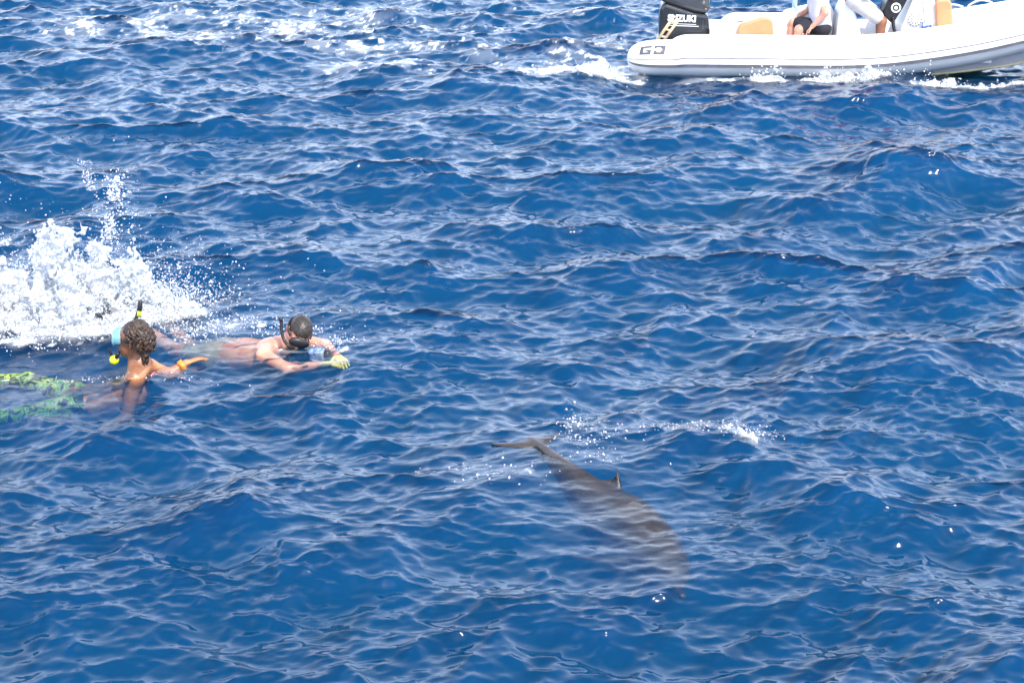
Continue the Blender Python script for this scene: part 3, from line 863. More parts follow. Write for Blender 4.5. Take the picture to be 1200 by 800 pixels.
CREAM = pbr('cream_spray_rail', (0.62, 0.52, 0.30), 0.5, 0.1, 10)
ROPE = pbr('white_rope', (0.72, 0.68, 0.60), 0.8, 0.15, 60, 0.003)
BLACK_PLASTIC = pbr('black_plastic', (0.014, 0.014, 0.016), 0.35, 0.1, 12)
SHIRT_PALE = pbr('pale_lilac_shirt', (0.66, 0.63, 0.70), 0.8, 0.08, 9, 0.006)
SHORTS_BLACK = pbr('black_shorts', (0.015, 0.015, 0.024), 0.8, 0.2, 14, 0.004)
PANTS_GREY = pbr('light_grey_shorts', (0.56, 0.54, 0.53), 0.8, 0.08, 10, 0.006)
SHIRT_RED = pbr('red_shirt', (0.72, 0.035, 0.025), 0.8, 0.1, 12, 0.004)
BLUE_TOWEL = pbr('blue_white_cloth', (0.70, 0.72, 0.78), 0.85, 0.1, 22, 0.006, col2=(0.04, 0.09, 0.32), contrast=(0.45, 0.52))

BOAT_XY = (1.56, 26.90)
BOAT_Z = float(np.mean([height_at(BOAT_XY[0]+x, BOAT_XY[1]-.5+y) for x in np.arange(.5, 5.2, .3) for y in (-.3, 0, .4)]))-0.035
BOAT_RZ = R(-3.0)
boat = empty('inflatable_boat', (BOAT_XY[0], BOAT_XY[1], BOAT_Z), BOAT_RZ)
tag(boat, 'white rigid inflatable boat with black outboard motor and orange seat cushions', 'boat')

HALF = 0.62
tube_ctl = np.array([  # x, offset from the middle, height, radius
    (0.00, HALF, .255, .012), (0.012, HALF, .255, .075), (0.05, HALF, .255, .135), (0.12, HALF, .255, .185), (0.22, HALF, .255, .220), (0.36, HALF, .255, .238),
    (0.56, HALF, .257, .243), (0.64, HALF, .262, .250), (0.74, HALF, .280, .277), (0.86, HALF, .286, .285), (1.3, HALF, .286, .286), (2.4, HALF, .286, .286), (2.9, .62, .292, .286), (3.4, .612, .322, .286),
    (4.0, .585, .400, .284), (4.6, .53, .500, .280), (5.15, .44, .615, .272), (5.6, .30, .715, .262), (5.88, .13, .775, .254), (5.93, 0.0, .79, .252)])
tp = smooth_path(tube_ctl, 5)
def tube_frame(i, side):
    """centre, outward and up directions, radius of the tube; side -1 is the near (starboard) one"""
    a, b = tp[max(i-1, 0)], tp[min(i+1, len(tp)-1)]
    t = unit((b[0]-a[0], side*(b[1]-a[1]), b[2]-a[2]))
    c = V3(tp[i, 0], side*tp[i, 1], tp[i, 2])
    outw = unit(np.cross(t, (0, 0, 1)))*(1 if side < 0 else -1)
    upv = unit(np.cross(outw, t))*(1 if side < 0 else -1)
    if upv[2] < 0: upv = -upv
    return c, outw, upv, tp[i, 3]
NSEG = 36
for side in (-1, 1):
    V, F = [], []
    for i in range(len(tp)):
        c, ow, up, r = tube_frame(i, side)
        if side > 0 and tp[i, 0] < 1.2: c = c+V3(.40*(1-tp[i, 0]/1.2), 0, 0)
        for k in range(NSEG):
            a = 2*math.pi*k/NSEG
            V.append(c+ow*math.cos(a)*r+up*math.sin(a)*r)
    for i in range(len(tp)-1):
        for k in range(NSEG):
            q4 = (i*NSEG+k, i*NSEG+(k+1) % NSEG, (i+1)*NSEG+(k+1) % NSEG, (i+1)*NSEG+k)
            F.append(q4 if side > 0 else q4[::-1])
    F.append(tuple(range(NSEG)))
    tube = mesh_obj('inflatable_tube', V, F, PVC_WHITE, boat)
    if side < 0: near_tube = tube
    # rubbing strakes: grey, white, grey bands standing proud of the tube
    for phi0, phi1, lift, mat, nm in ((3.0, 6.0, .010, STRAKE_GREY, 'thin_strake'), (-10.5, 3.0, .022, STRAKE_WHITE, 'white_strake'), (-19.5, -10.5, .016, STRAKE_GREY, 'thick_strake')):
        V, F = [], []
        ii = [i for i in range(len(tp)) if tp[i, 0] > 0.02]
        for i in ii:
            c, ow, up, r = tube_frame(i, side)
            if side > 0 and tp[i, 0] < 1.2: c = c+V3(.40*(1-tp[i, 0]/1.2), 0, 0)
            for ph, l in ((phi0, -.004), (phi0, lift), (phi1, lift), (phi1, -.004)):
                a = R(ph)
                V.append(c+(ow*math.cos(a)+up*math.sin(a))*(r+l))
        for j in range(len(ii)-1):
            for k in range(4):
                F.append((4*j+k, 4*j+(k+1) % 4, 4*j+4+(k+1) % 4, 4*j+4+k))
        F += [(0, 1, 2, 3), tuple(4*(len(ii)-1)+k for k in (3, 2, 1, 0))]
        mesh_obj(nm, V, F, mat, tube, smooth=False)
# GO mark wrapped on the near tube
def on_tube(x, phi, lift):
    i = int(np.argmin(np.abs(tp[:, 0]-x)))
    i = min(max(i, 1), len(tp)-2)
    t0, t1 = tp[i-1], tp[i+1]
    row = np.array([np.interp(x, tp[:, 0], tp[:, k]) for k in range(4)])
    return V3(x, -row[1]-math.cos(phi)*(row[3]+lift), row[2]+math.sin(phi)*(row[3]+lift))
def glyph(name, quads, x0, w, ph0, ph1, shear, mat, parent):
    V, F = [], []
    for (a0, b0, a1, b1) in quads:
        nx, ny = max(1, int((a1-a0)*6)), max(2, int((b1-b0)*6))
        s = len(V)
        for i in range(nx+1):
            for j in range(ny+1):
                a = a0+(a1-a0)*i/nx; b = b0+(b1-b0)*j/ny
                V.append(on_tube(x0+(a+shear*b)*w, R(ph0+(ph1-ph0)*b), .004))
        for i in range(nx):
            for j in range(ny):
                F.append((s+i*(ny+1)+j, s+(i+1)*(ny+1)+j, s+(i+1)*(ny+1)+j+1, s+i*(ny+1)+j+1))
    return mesh_obj(name, V, F, mat, parent)
glyph('logo_letter', [(0, 0, .3, 1), (.3, .76, 1, 1), (.3, 0, 1, .26), (.68, .26, 1, .52), (.52, .40, .68, .56)], .155, .148, 21, 52, .16, DECAL_GREY, near_tube)
glyph('logo_letter', [(.72, 0, 1, 1), (.0, .76, .72, 1), (.0, 0, .72, .24), (0, .24, .28, .42), (0, .66, .20, .76), (.60, .24, .72, .40), (.60, .62, .72, .76)], .338, .148, 21, 52, .16, DECAL_GREY, near_tube)
# small maker's plate on the tube
glyph('valve_plate', [(0, 0, 1, .12), (.25, -.45, .4, 0), (.62, -.45, .77, 0)], .96, .10, 66, 74, 0, pbr('grey_print', (.40, .40, .42), .6), near_tube)
# bow and stern grab lines
for side in (-1, 1):
    for x0, x1 in ((4.30, 4.62), (4.68, 5.0)):
        pts = []
        for t in np.linspace(0, 1, 12):
            x = x0+(x1-x0)*t; i = int(np.argmin(np.abs(tp[:, 0]-x))); c, ow, up, r = tube_frame(i, side)
            a = R(82)
            row = np.array([np.interp(x, tp[:, 0], tp[:, k]) for k in range(4)])
            cc = V3(x, side*row[1], row[2])
            pts.append(cc+(ow*math.cos(a)+up*math.sin(a))*(row[3]+.006+.055*math.sin(math.pi*t)))
        mesh_obj('grab_rope', *sweep(pts, .013, 8), ROPE, boat)
# hull
xs_ = np.linspace(0.55, 5.80, 30)
V, F = [], []
for x in xs_:
    row = np.array([np.interp(x, tp[:, 0], tp[:, k]) for k in range(4)])
    u = max(0.0, (x-3.0)/2.8)
    yt, zt = row[1], row[2]
    zc = .005+.25*u**1.7; zk = -.26+.72*u**2.2
    yc = max(yt-.03-.10*u, .02)
    for s in (-1, 1):
        V += [(x, s*(yt-.04 if yt > .05 else yt), zt-.18), (x, s*(yc+.02), zc+.085), (x, s*yc, zc)]
    V += [(x, 0, zk)]
n7 = 7
for i in range(len(xs_)-1):
    a, b = i*n7, (i+1)*n7
    for s0 in (0, 3):
        for k in range(2): F.append((a+s0+k, b+s0+k, b+s0+k+1, a+s0+k+1))
    F.append((a+2, b+2, b+6, a+6)); F.append((a+6, b+6, b+5, a+5))
F.append((0, 1, 2, 6, 5, 4, 3))
hull = mesh_obj('hull', V, F, GEL_GREY, boat, smooth=False)
for s in (-1, 1):
    pts = []
    for x in np.linspace(2.6, 5.75, 24):
        row = np.array([np.interp(x, tp[:, 0], tp[:, k]) for k in range(4)])
        u = max(0.0, (x-3.0)/2.8)
        pts.append((x, s*(max(row[1]-.03-.10*u, .02)+.006), .005+.25*u**1.7+.004))
    mesh_obj('spray_rail', *sweep(pts, .017, 8), CREAM, hull)
# deck and transom
bm = bmesh.new()
rbox(bm, (2.7, 0, .24), (4.2, 1.10, .05), .008); deck = bm_obj('deck', bm, GEL_WHITE, boat)
bm = bmesh.new()
rbox(bm, (1.13, 0, .38), (.08, .92, .42), .02); bm_obj('transom', bm, GEL_WHITE, boat)
# rear bench: moulded side rising to a backrest, as a swept outline
def prism(name, outline, y0, y1, mat, parent, bev=0.02):
    bm = bmesh.new()
    a = [bm.verts.new((x, y0, z)) for x, z in outline]; b = [bm.verts.new((x, y1, z)) for x, z in outline]
    n = len(outline)
    bm.faces.new(a[::-1]); bm.faces.new(b)
    for i in range(n): bm.faces.new((a[i], a[(i+1) % n], b[(i+1) % n], b[i]))
    bmesh.ops.recalc_face_normals(bm, faces=bm.faces)
    if bev: bmesh.ops.bevel(bm, geom=[e for e in bm.edges if e.calc_face_angle(0) > .3], offset=bev, segments=3, profile=.5, affect='EDGES')
    o = bm_obj(name, bm, mat, parent, smooth=False)
    return o
bench = prism('rear_bench', [(1.06, .26), (1.06, .50), (1.20, .52), (1.34, .66), (1.45, .70), (2.15, .70), (2.18, .66), (2.18, .26)], -.10, .50, GEL_WHITE, boat, .025)
prism('bench_slot', [(1.47, .655), (1.55, .657), (1.55, .672), (1.47, .670)], -.103, -.099, STRAKE_GREY, bench, 0)
# orange cushion: sloped top, arched bottom
cush = []
for t in np.linspace(0, 1, 9): cush.append((1.475+.45*t, .478+.030*math.sin(math.pi*t)*(1 if .3 < t < .8 else .25)))
cush += [(1.945, .52), (1.935, .66), (1.915, .715), (1.86, .735), (1.78, .735), (1.50, .635), (1.478, .60)]
prism('seat_cushion', cush, -.26, -.105, ORANGE_VINYL, bench, .018)
prism('cushion_base', [(1.50, .30), (1.95, .30), (1.93, .470), (1.50, .470)], -.24, -.104, GEL_WHITE, bench, .01)
# helm seat moulding with a black slot
lean = prism('helm_seat', [(2.10, .26), (2.10, .70), (2.13, .75), (2.30, .80), (2.52, .845), (2.72, .86), (2.76, .80), (2.76, .26)], -.02, .42, GEL_WHITE, boat, .03)
prism('slot_vent', [(2.22, .655), (2.29, .655), (2.29, .685), (2.22, .685)], -.026, -.018, BLACK_PLASTIC, lean, .004)
mesh_obj('seat_post', *sweep([(2.34, -.36, .28), (2.335, -.36, .52)], .020, 12), pbr('tan_varnish', (.66, .46, .36), .3), boat)
mesh_obj('post_cap', *sweep([(2.335, -.36, .52), (2.333, -.36, .585)], .023, 12), STEEL, boat)
# white moulded seat back between the two people
prism('seat_back', [(2.74, .26), (3.16, .26), (3.10, .55), (3.03, .78), (2.96, .95), (2.86, .96), (2.80, .80)], -.30, .30, GEL_WHITE, boat, .04)
# steering console
con = prism('console', [(3.66, .26), (4.10, .26), (4.14, .55), (4.06, .95), (3.98, 1.22), (3.86, 1.24), (3.74, .95), (3.62, .60)], -.30, .34, GEL_WHITE, boat, .035)
spk = mesh_obj('round_speaker', *sweep([(3.80, -.304, .745), (3.80, -.316, .745)], [.105, .100], 28), pbr('speaker_white', (.72, .71, .70), .5), con)
for ring_r, cnt in ((.085, 14), (.052, 9)):
    for k in range(cnt):
        a = 2*math.pi*k/cnt
        cx, cz = 3.80+ring_r*math.cos(a), .745+ring_r*math.sin(a)
        mesh_obj('grille_slot', *sweep([(cx, -.314, cz), (cx, -.3185, cz)], .0095, 8), STRAKE_GREY, spk)
mesh_obj('cord', *sweep(smooth_path([(3.86, -.33, 1.06), (3.90, -.335, .88), (3.925, -.335, .70)], 5), .006, 6), STRAKE_GREY, con)
# helm: black panel with a round gauge, throttle arm bending down behind it
helm = prism('helm_panel', [(3.40, .78), (3.50, .68), (3.56, .72), (3.66, .90), (3.76, 1.13), (3.70, 1.20), (3.52, 1.15), (3.42, .94)], -.22, .16, BLACK_PLASTIC, boat, .02)
def disc_ring(name, c, r0, r1, mat, parent, n=28):
    V, F = [], []
    for k in range(n):
        a = 2*math.pi*k/n
        V += [(c[0]+r0*math.cos(a), c[1], c[2]+r0*math.sin(a)), (c[0]+r1*math.cos(a), c[1], c[2]+r1*math.sin(a))]
    for k in range(n):
        k2 = (k+1) % n
        F.append((2*k, 2*k2, 2*k2+1, 2*k+1))
    return mesh_obj(name, V, F, mat, parent)
disc_ring('gauge_ring', (3.555, -.224, .885), .045, .066, DECAL_WHITE, helm)
disc_ring('gauge_hub', (3.555, -.225, .885), .0, .024, DECAL_WHITE, helm)
mesh_obj('throttle_arm', *sweep(smooth_path([(3.52, -.235, .76), (3.53, -.24, .66), (3.56, -.25, .56), (3.63, -.26, .505)], 5), [.022]*16, 10), BLACK_PLASTIC, helm)
wheel = [(3.44+.05*math.sin(a)*0-.02+.06*math.cos(a), .02+.17*math.sin(a), .86+.17*math.cos(a)) for a in np.linspace(0, 2*math.pi, 33)]
mesh_obj('steering_wheel', *sweep(wheel, .016, 8, False), BLACK_PLASTIC, boat)
# forward seat with orange backrest
prism('bow_seat', [(4.10, .26), (4.62, .26), (4.62, .42), (4.12, .44)], -.32, .32, GEL_WHITE, boat, .03)
prism('seat_cushion', [(4.105, .445), (4.33, .455), (4.335, .49), (4.255, .98), (4.22, 1.02), (4.06, 1.01), (4.045, .97)], -.38, -.305, ORANGE_VINYL, boat, .03)
prism('bow_locker', [(4.66, .26), (5.25, .30), (5.25, .47), (4.66, .46)], -.26, .26, GEL_WHITE, boat, .03)
# outboard motor
MX = .78
lower = [(-.36, .42), (-.355, .86), (-.30, .93), (.10, .80), (.30, .77), (.315, .60), (.295, .42)]
cap = [(-.40, 1.02), (-.365, .955), (-.30, .925), (.10, .795), (.30, .765), (.325, .90), (.29, 1.04), (.20, 1.15), (.02, 1.22), (-.20, 1.20), (-.36, 1.12)]
motor = prism('outboard_motor', [(MX+x, z) for x, z in lower], -.235, .235, COWL_BLACK, boat, .05)
prism('cowl_cap', [(MX+x, z+.003) for x, z in cap], -.242, .242, COWL_GREY, motor, .07)
prism('cowl_crease', [(MX+x, z) for x, z in ((.02, .545), (.205, .545), (.235, .575), (.235, .70), (.222, .70), (.222, .58), (.20, .558), (.02, .558))], -.2385, -.233, COWL_GREY, motor, 0)
prism('midsection', [(MX-.14, -.30), (MX+.12, -.30), (MX+.14, .42), (MX-.16, .42)], -.08, .08, COWL_BLACK, motor, .02)
prism('clamp_bracket', [(MX+.10, .10), (MX+.24, .12), (MX+.24, .52), (MX+.12, .52)], -.14, .14, COWL_BLACK, motor, .01)
for x0, x1, z0, z1 in ((-.25, .135, .650, .657), (-.25, .17, .624, .633)):
    mesh_obj('decal_stripe', [(MX+x0, -.2362, z0), (MX+x1, -.2362, z0-.012), (MX+x1, -.2362, z1-.012), (MX+x0, -.2362, z1)], [(0, 1, 2, 3)], DECAL_WHITE, motor, smooth=False)
tcu = bpy.data.curves.new('word', 'FONT'); tcu.body = 'SUZUKI'; tcu.size = .118; tcu.extrude = .002; tcu.offset = .006; tcu.space_character = 1.02; tcu.resolution_u = 4
tob = bpy.data.objects.new('word', tcu); scene.collection.objects.link(tob)
bpy.context.view_layer.update()
tme = bpy.data.meshes.new_from_object(tob)
bpy.data.objects.remove(tob)
lw = bpy.data.objects.new('lettering', tme); scene.collection.objects.link(lw); lw.parent = motor
tme.materials.clear(); tme.materials.append(DECAL_WHITE)
xsz = max(v.co.x for v in tme.vertices)
lw.rotation_euler = (R(90), R(2.0), 0); lw.location = (MX-.245, -.2372, .690); lw.scale = (.375/xsz, 1, 1)
# folded boarding ladder leaning at the stern
lad = mesh_obj('boarding_ladder', *sweep([(.40, -.42, .46), (.62, -.40, .785)], .020, 8), TEAK, boat)
mesh_obj('rail', *sweep([(.49, -.42, .46), (.68, -.40, .74)], .020, 8), TEAK, lad)
for t in (.15, .45, .78): mesh_obj('rung', *sweep([(.40+.22*t, -.42+.02*t, .46+.325*t), (.49+.19*t, -.42+.02*t, .46+.28*t)], .014, 8), TEAK, lad)

# ------------------------------------------------------------------ the people and things aboard
MB_ = Matrix.Translation((BOAT_XY[0], BOAT_XY[1], BOAT_Z)) @ Matrix.Rotation(BOAT_RZ, 4, 'Z')
def aboard(x, y, z): return np.array(MB_ @ Vector((x, y, z)))
def crew(label, pelv, chest, head, face, knees, feet, elbows, wrists, skin, top, bottom, hairm, bare_knee=.62):
    O = aboard(*pelv)
    root = empty('person', tuple(O)); tag(root, label, 'person')
    A = lambda p_: aboard(*p_)-O
    pe, ch_, hd = A(pelv), A(chest), A(head)
    up = unit(ch_-pe)
    lat = unit(np.cross(up, np.array(MB_.to_3x3() @ Vector(face))))
    kn = [A(k) for k in knees]; ft = [A(k) for k in feet]; eb = [A(k) for k in elbows]; wr = [A(k) for k in wrists]
    hp = [pe+lat*.09*s for s in (-1, 1)]; sh = [ch_+up*.12+lat*.18*s for s in (-1, 1)]
    lo, hi = box_of([pe, ch_, hd+.14, hd-.14, *kn, *ft, *eb, *wr], .18)
    f = Field(lo, hi, .011)
    for s in (-1, 1): f.chain([ch_+lat*.08*s, (ch_+pe)/2+lat*.05*s, pe+lat*.06*s], [.115, .10, .115], .05)
    f.chain([sh[0], ch_+up*.10, sh[1]], [.062, .08, .062], .04)
    f.chain([ch_+up*.12, hd-up*.05], [.06, .055], .03)
    for i in range(2):
        f.chain([sh[i], eb[i], wr[i]], [.058, .044, .031], .02)
        f.chain([hp[i], kn[i], ft[i]], [.088, .062, .042], .03)
        fd = unit(np.cross(lat, (0, 0, 1)))*-1
        fd = fd if np.dot(fd, np.array(MB_.to_3x3() @ Vector(face))) > 0 else -fd
        f.chain([ft[i], ft[i]+fd*.15+V3(0, 0, -.03)], [.040, .028], .02)
        hand(f, wr[i], wr[i]-eb[i], (0, 0, 1), 1.08, .9, 1 if i else -1)
    q, M = head_shape(f, hd, np.array(MB_.to_3x3() @ Vector(face)), up*.3+V3(0, 0, 1), 1.0)
    V, F = f.skin(); mesh_obj('body', V, F, skin, root)
    g = Field(lo, hi, .011)
    for s in (-1, 1): g.chain([ch_+lat*.08*s, (ch_+pe)/2+lat*.055*s, pe+lat*.065*s+up*.03], [.130, .120, .130], .05)
    g.chain([sh[0], ch_+up*.09, sh[1]], [.078, .088, .078], .04)
    for i in range(2): g.chain([sh[i], sh[i]*.35+eb[i]*.65], [.078, .070], .02)
    V, F = g.skin(); mesh_obj('shirt', V, F, top, root)
    g = Field(lo, hi, .011)
    for i in range(2): g.chain([pe+lat*.06*(2*i-1)-up*.0, hp[i], hp[i]*(1-bare_knee)+kn[i]*bare_knee], [.128, .112, .094], .03)
    V, F = g.skin(); mesh_obj('shorts', V, F, bottom, root)
    g = Field(hd-.16, hd+.16, .009)
    g.ellipsoid(q(-.016, 0, .040), (.104, .084, .094), M, .01)
    s_, G = g.box(hd-.16, hd+.16)
    dist = sum((G[i]-hd[i])*M[i, 0] for i in range(3)); hg = sum((G[i]-hd[i])*M[i, 2] for i in range(3))
    g.f[s_] = np.maximum(g.f[s_], np.maximum(dist-np.where(hg > .07, .08, .01), -(hg+.04)))
    V, F = g.skin(); mesh_obj('hair', V, F, hairm, root)
    return root
crew('passenger in pale lilac shirt and black shorts seated facing the stern', (2.58, -.22, .62), (2.52, -.22, 1.02), (2.44, -.22, 1.36), (-1, -.1, 0),
     [(2.28, -.34, .60), (2.22, -.12, .66)], [(2.22, -.34, .34), (2.16, -.12, .34)], [(2.60, -.46, .84), (2.42, .02, .80)], [(2.44, -.44, .66), (2.26, -.06, .72)],
     SKIN_FAIR, SHIRT_PALE, SHORTS_BLACK, HAIR_BROWN, .80)
crew('driver in red top and light grey shorts seated at the black helm', (3.00, -.20, .98), (3.00, -.20, 1.40), (3.04, -.18, 1.74), (1, -.05, 0),
     [(3.37, -.30, .72), (3.37, -.08, .74)], [(3.36, -.30, .32), (3.38, -.08, .32)], [(3.14, -.44, 1.14), (3.16, .06, 1.16)], [(3.40, -.28, 1.06), (3.40, .02, 1.05)],
     SKIN_BROWN, SHIRT_RED, PANTS_GREY, HAIR_DARK, .80)
bt = aboard(2.26, .30, .80)
bottle = mesh_obj('water_bottle', *sweep([bt+V3(0, 0, z) for z in (0, .01, .14, .18, .20, .225)], [.034, .036, .036, .022, .014, .014], 16), pbr('pale_blue_bottle', (.45, .65, .80), .1, .15, 12), origin=tuple(bt))
tag(bottle, 'pale blue water bottle standing on the white helm seat', 'bottle')
cap_ = mesh_obj('cap', *sweep([(0, 0, .222), (0, 0, .25)], .017, 12), DECAL_WHITE, bottle)
tw = Field(aboard(3.95, -.35, .6)-.16, aboard(3.95, -.35, .6)+.16, .008)
rr = random.Random(3)
for i in range(13):
    c = aboard(3.95+rr.uniform(-.05, .045), -.35+rr.uniform(-.02, .02), .62+rr.uniform(-.09, .075))
    tw.ellipsoid(c, (rr.uniform(.02, .035), .022, rr.uniform(.022, .04)), None, .01)
V, F = tw.skin()
to = aboard(3.95, -.35, .6); o = mesh_obj('towel', V, F, BLUE_TOWEL, origin=tuple(to)); tag(o, 'crumpled blue and white towel hanging beside the console speaker', 'towel')
# ------------------------------------------------------------------ thrown water
def froth_material(name, col):
    m = bpy.data.materials.new(name)
    nt, N, L = nodes_of(m)
    out = N.new('ShaderNodeOutputMaterial')
    d = N.new('ShaderNodeBsdfPrincipled'); d.inputs['Base Color'].default_value = (*col, 1); d.inputs['Roughness'].default_value = 0.35
    t = N.new('ShaderNodeBsdfTranslucent'); t.inputs['Color'].default_value = (*col, 1)
    tr = N.new('ShaderNodeBsdfTransparent')
    tc = N.new('ShaderNodeTexCoord'); n = N.new('ShaderNodeTexNoise'); n.inputs['Scale'].default_value = 42; n.inputs['Detail'].default_value = 4; n.inputs['Roughness'].default_value = 0.7
    L.new(tc.outputs['Object'], n.inputs['Vector'])
    mr = N.new('ShaderNodeMapRange'); mr.inputs['From Min'].default_value = 0.42; mr.inputs['From Max'].default_value = 0.62
    mr.inputs['To Min'].default_value = 0.0; mr.inputs['To Max'].default_value = 0.8; L.new(n.outputs['Fac'], mr.inputs['Value'])
    a = N.new('ShaderNodeMixShader'); a.inputs[0].default_value = 0.4; L.new(d.outputs[0], a.inputs[1]); L.new(t.outputs[0], a.inputs[2])
    b = N.new('ShaderNodeMixShader'); L.new(mr.outputs[0], b.inputs[0]); L.new(a.outputs[0], b.inputs[1]); L.new(tr.outputs[0], b.inputs[2])
    L.new(b.outputs[0], out.inputs[0])
    return m
FROTH = froth_material('white_froth', (0.74, 0.76, 0.78))
DROPS = pbr('water_drops', (0.74, 0.76, 0.79), 0.15, 0.02, 5, spec=0.8)
def noise3(shape, d, lo, hi, fall, seed):
    rng = np.random.default_rng(seed)
    k = [2*np.pi*np.fft.fftfreq(n, d) for n in shape]
    K = np.sqrt(k[0][:, None, None]**2+k[1][None, :, None]**2+k[2][None, None, :]**2)+1e-9
    P = np.where((K > 2*np.pi/hi) & (K < 2*np.pi/lo), K**-fall, 0)
    h = np.fft.ifftn(np.fft.fftn(rng.standard_normal(shape))*np.sqrt(P)).real
    return h/h.std()
def froth(name, label, lo, hi, d, env, amp, seed, mat=None):
    """broken water: thicker below the envelope height env(x, y), torn by noise"""
    F_ = Field(lo, hi, d)
    s, G = F_.box(lo, hi)
    n = noise3(F_.f[s].shape, d, 0.03, 0.42, 3.2, seed)
    e, z0 = env(G[0], G[1])
    e = e*np.clip(1+.42*sample(foam_mid, G[0], G[1])+.2*sample(foam_big, G[0], G[1]), .15, 1.9)*1.12-.022
    v = ((G[2]-z0-e)/np.maximum(e, .03)*0.75+n*amp+0.0)
    v = np.maximum(v, (z0-.02-G[2])*30)
    F_.f[s] = np.where(e > 0.006, v, 1.0)
    F_.f[0], F_.f[-1], F_.f[:, 0], F_.f[:, -1], F_.f[:, :, 0], F_.f[:, :, -1] = 1, 1, 1, 1, 1, 1
    V, F = F_.skin()
    c = V.mean(0); c[2] = V[:, 2].min()
    o = mesh_obj(name, V, F, mat or FROTH, origin=tuple(c))
    tag(o, label, None, None, 'stuff')
    return o
def sea_patch(lo, hi):
    xs = np.linspace(lo[0], hi[0], 24); ys = np.linspace(lo[1], hi[1], 24)
    A = heights(*np.meshgrid(xs, ys, indexing='ij'))
    def f(X, Y):
        fx = np.clip((X-lo[0])/(hi[0]-lo[0])*23, 0, 22.999); fy = np.clip((Y-lo[1])/(hi[1]-lo[1])*23, 0, 22.999)
        i, j = fx.astype(int), fy.astype(int); a, b = fx-i, fy-j
        return A[i, j]*(1-a)*(1-b)+A[i+1, j]*a*(1-b)+A[i, j+1]*(1-a)*b+A[i+1, j+1]*a*b
    return f
# the fin splash behind the swimmers
lo, hi = V3(-5.6, 14.75, -.15), V3(-2.2, 16.6, .75)
sp_ = sea_patch(lo, hi)
def env_main(X, Y):
    e = .18*blob(X, Y, -4.25, 15.5, .75, .50, 0, 3)+.19*blob(X, Y, -3.45, 15.45, .45, .38, -.1, 3)+.11*blob(X, Y, -2.85, 15.5, .32, .22, -.2, 3)+.15*blob(X, Y, -5.1, 15.6, .6, .4, 0, 3)+.06*blob(X, Y, -3.2, 15.05, .35, .16, 0, 3)
    return e, sp_(X, Y)
froth('water_splash', 'big white splash kicked up by fins behind the snorkellers', lo, hi, .015, env_main, .62, 21)
def small_froth(cx, cy, rx, ry, h, seed, label, rot=0.0, d=.014):
    R_ = max(rx, ry)*2.0
    lo, hi = V3(cx-R_, cy-R_, -.4), V3(cx+R_, cy+R_, .5)
    sp = sea_patch(lo, hi)
    zz = height_at(cx, cy); lo[2] = zz-.16; hi[2] = zz+h*2.2+.1
    return froth('water_splash', label, lo, hi, d, lambda X, Y: (h*blob(X, Y, cx, cy, rx, ry, rot, 3), sp(X, Y)-.01), .45, seed)
small_froth(4.45, 25.70, .60, .15, .085, 31, 'white foam heaped against the boat tube below the passengers', 0, .02)
small_froth(3.32, 25.68, .20, .09, .08, 32, 'small white wash slapping the boat tube ahead of the outboard', 0, .02)
small_froth(6.0, 25.42, .9, .07, .05, 33, 'thin line of white bow wash along the grey hull', 0, .02)
small_froth(1.0, 25.92, .55, .2, .06, 34, 'white stern wash beside the rounded tube end', 0, .02)
small_froth(1.58, 12.46, .15, .055, .034, 35, 'small white breaking crest beyond the dolphin', -.6, .008)

def spray(name, label, groups, seed):
    """thrown drops, each its own little lump; groups: (count, sampler, size range)"""
    rng = np.random.default_rng(seed)
    bm = bmesh.new(); bmesh.ops.create_icosphere(bm, subdivisions=1, radius=1.0)
    bv = np.array([v.co[:] for v in bm.verts]); bf = np.array([[v.index for v in f.verts] for f in bm.faces]); bm.free()
    VV, FF, n = [], [], 0
    for cnt, fn, s0, s1 in groups:
        P = fn(rng, cnt)
        for p in P:
            s = s0*(s1/s0)**(rng.random()**1.8)
            A = rng.standard_normal((3, 3)); Q, _ = np.linalg.qr(A)
            sc = np.array([1, rng.uniform(.3, .9), rng.uniform(.3, .9)])*s
            VV.append((bv*sc*(1+.25*rng.standard_normal((len(bv), 1)))) @ Q+p); FF.append(bf+n); n += len(bv)
    V = np.concatenate(VV); F = np.concatenate(FF)
    c = V.mean(0); c[2] = V[:, 2].min()
    o = mesh_obj(name, V, F, DROPS, origin=tuple(c)); tag(o, label, None, None, 'stuff')
    return o
def cloud(cx, cy, z0, rx, ry, h, fall=1.0):
    def fn(rng, n):
        x = cx+rx*rng.standard_normal(n); y = cy+ry*rng.standard_normal(n)
        z = heights(x, y)+z0+h*rng.exponential(.4*fall, n)
        return np.stack([x, y, z], -1)
    return fn
def plume(cx, cy, z0, z1, r0, r1, lean):
    def fn(rng, n):
        t = rng.random(n)**1.25
        # strings of drops that rise and fan out
        k = rng.integers(0, 9, n); off = np.array([[-.7, 0], [.2, .3], [.9, -.2], [0, -.5], [-.3, .6], [.5, .5], [-1.1, -.3], [.1, 0], [1.3, .2]])[k]
        r = (r0+(r1-r0)*t)
        x = cx+lean*t+off[:, 0]*r+rng.standard_normal(n)*r*.35; y = cy+off[:, 1]*r+rng.standard_normal(n)*r*.35
        return np.stack([x, y, z0+(z1-z0)*t], -1)
    return fn
zs = height_at(-3.3, 15.5)
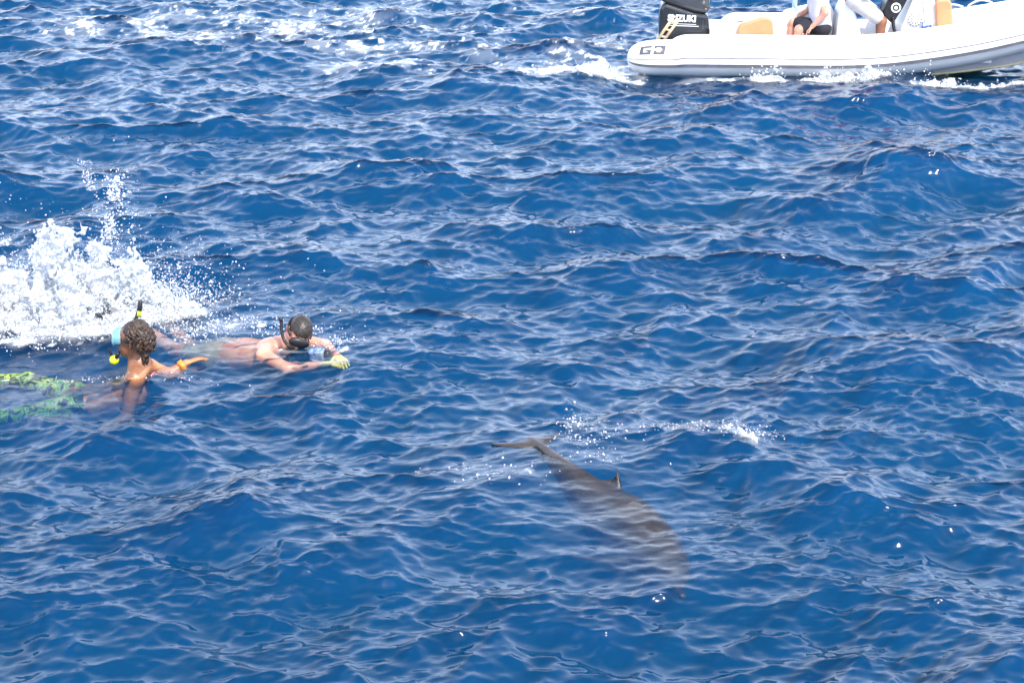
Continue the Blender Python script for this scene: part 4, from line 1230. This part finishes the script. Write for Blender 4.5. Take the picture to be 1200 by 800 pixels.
spray('water_spray', 'spray of white drops thrown up in a tall plume over the fin splash',
      [(520, plume(-3.30, 15.5, zs+.12, zs+1.18, .16, .09, .14), .003, .013), (170, plume(-3.20, 15.5, zs+.92, zs+1.10, .03, .06, .03), .005, .017), (150, plume(-3.36, 15.5, zs+1.0, zs+1.25, .02, .05, -.06), .003, .010), (130, plume(-3.26, 15.5, zs+.6, zs+.8, .03, .04, .03), .005, .016), (6500, cloud(-4.2, 15.5, .06, .55, .28, .38), .0016, .009), (5500, cloud(-3.35, 15.5, .05, .42, .28, .40), .0016, .009),
       (2200, cloud(-2.75, 15.5, .02, .22, .18, .28), .002, .010), (900, cloud(-3.3, 14.95, .0, .5, .16, .10), .003, .012), (700, cloud(-4.1, 14.9, .0, .4, .14, .10), .003, .012), (350, cloud(-3.7, 16.4, .0, .8, .35, .12), .005, .016)], 41)
spray('water_spray', 'drops scattered over the water round the face down snorkeller',
      [(220, cloud(-1.75, 14.95, .0, .30, .10, .07), .003, .010), (220, cloud(-2.35, 15.1, .0, .3, .12, .06), .003, .010), (160, cloud(-1.35, 14.6, .0, .10, .08, .05), .003, .009), (200, cloud(-2.45, 14.75, .0, .15, .1, .06), .003, .010), (140, cloud(-2.9, 13.9, .0, .35, .06, .02), .003, .008)], 42)
spray('water_spray', 'drops and bubbles flung beside the dolphin tail stalk',
      [(120, cloud(.42, 12.6, .0, .05, .16, .09), .002, .009), (30, cloud(.40, 12.9, .03, .03, .05, .14), .002, .009), (110, cloud(.55, 12.45, .0, .16, .2, .02), .003, .010), (60, cloud(-.05, 11.95, .0, .2, .15, .01), .003, .012)], 43)
spray('water_spray', 'drops blown off the small breaking crest beyond the dolphin',
      [(200, cloud(1.57, 12.48, .02, .12, .06, .05), .002, .010), (130, cloud(1.25, 12.62, .0, .25, .08, .02), .003, .010)], 44)
spray('water_spray', 'drops slapped up along the waterline of the white boat tube',
      [(260, cloud(4.45, 25.66, .0, .4, .07, .12), .005, .018), (130, cloud(3.32, 25.65, .0, .15, .05, .12), .005, .018), (200, cloud(6.0, 25.38, .0, .6, .05, .07), .005, .016), (30, cloud(5.35, 25.4, .05, .03, .03, .2), .005, .016), (150, cloud(1.0, 25.9, .0, .4, .2, .06), .005, .018)], 45)
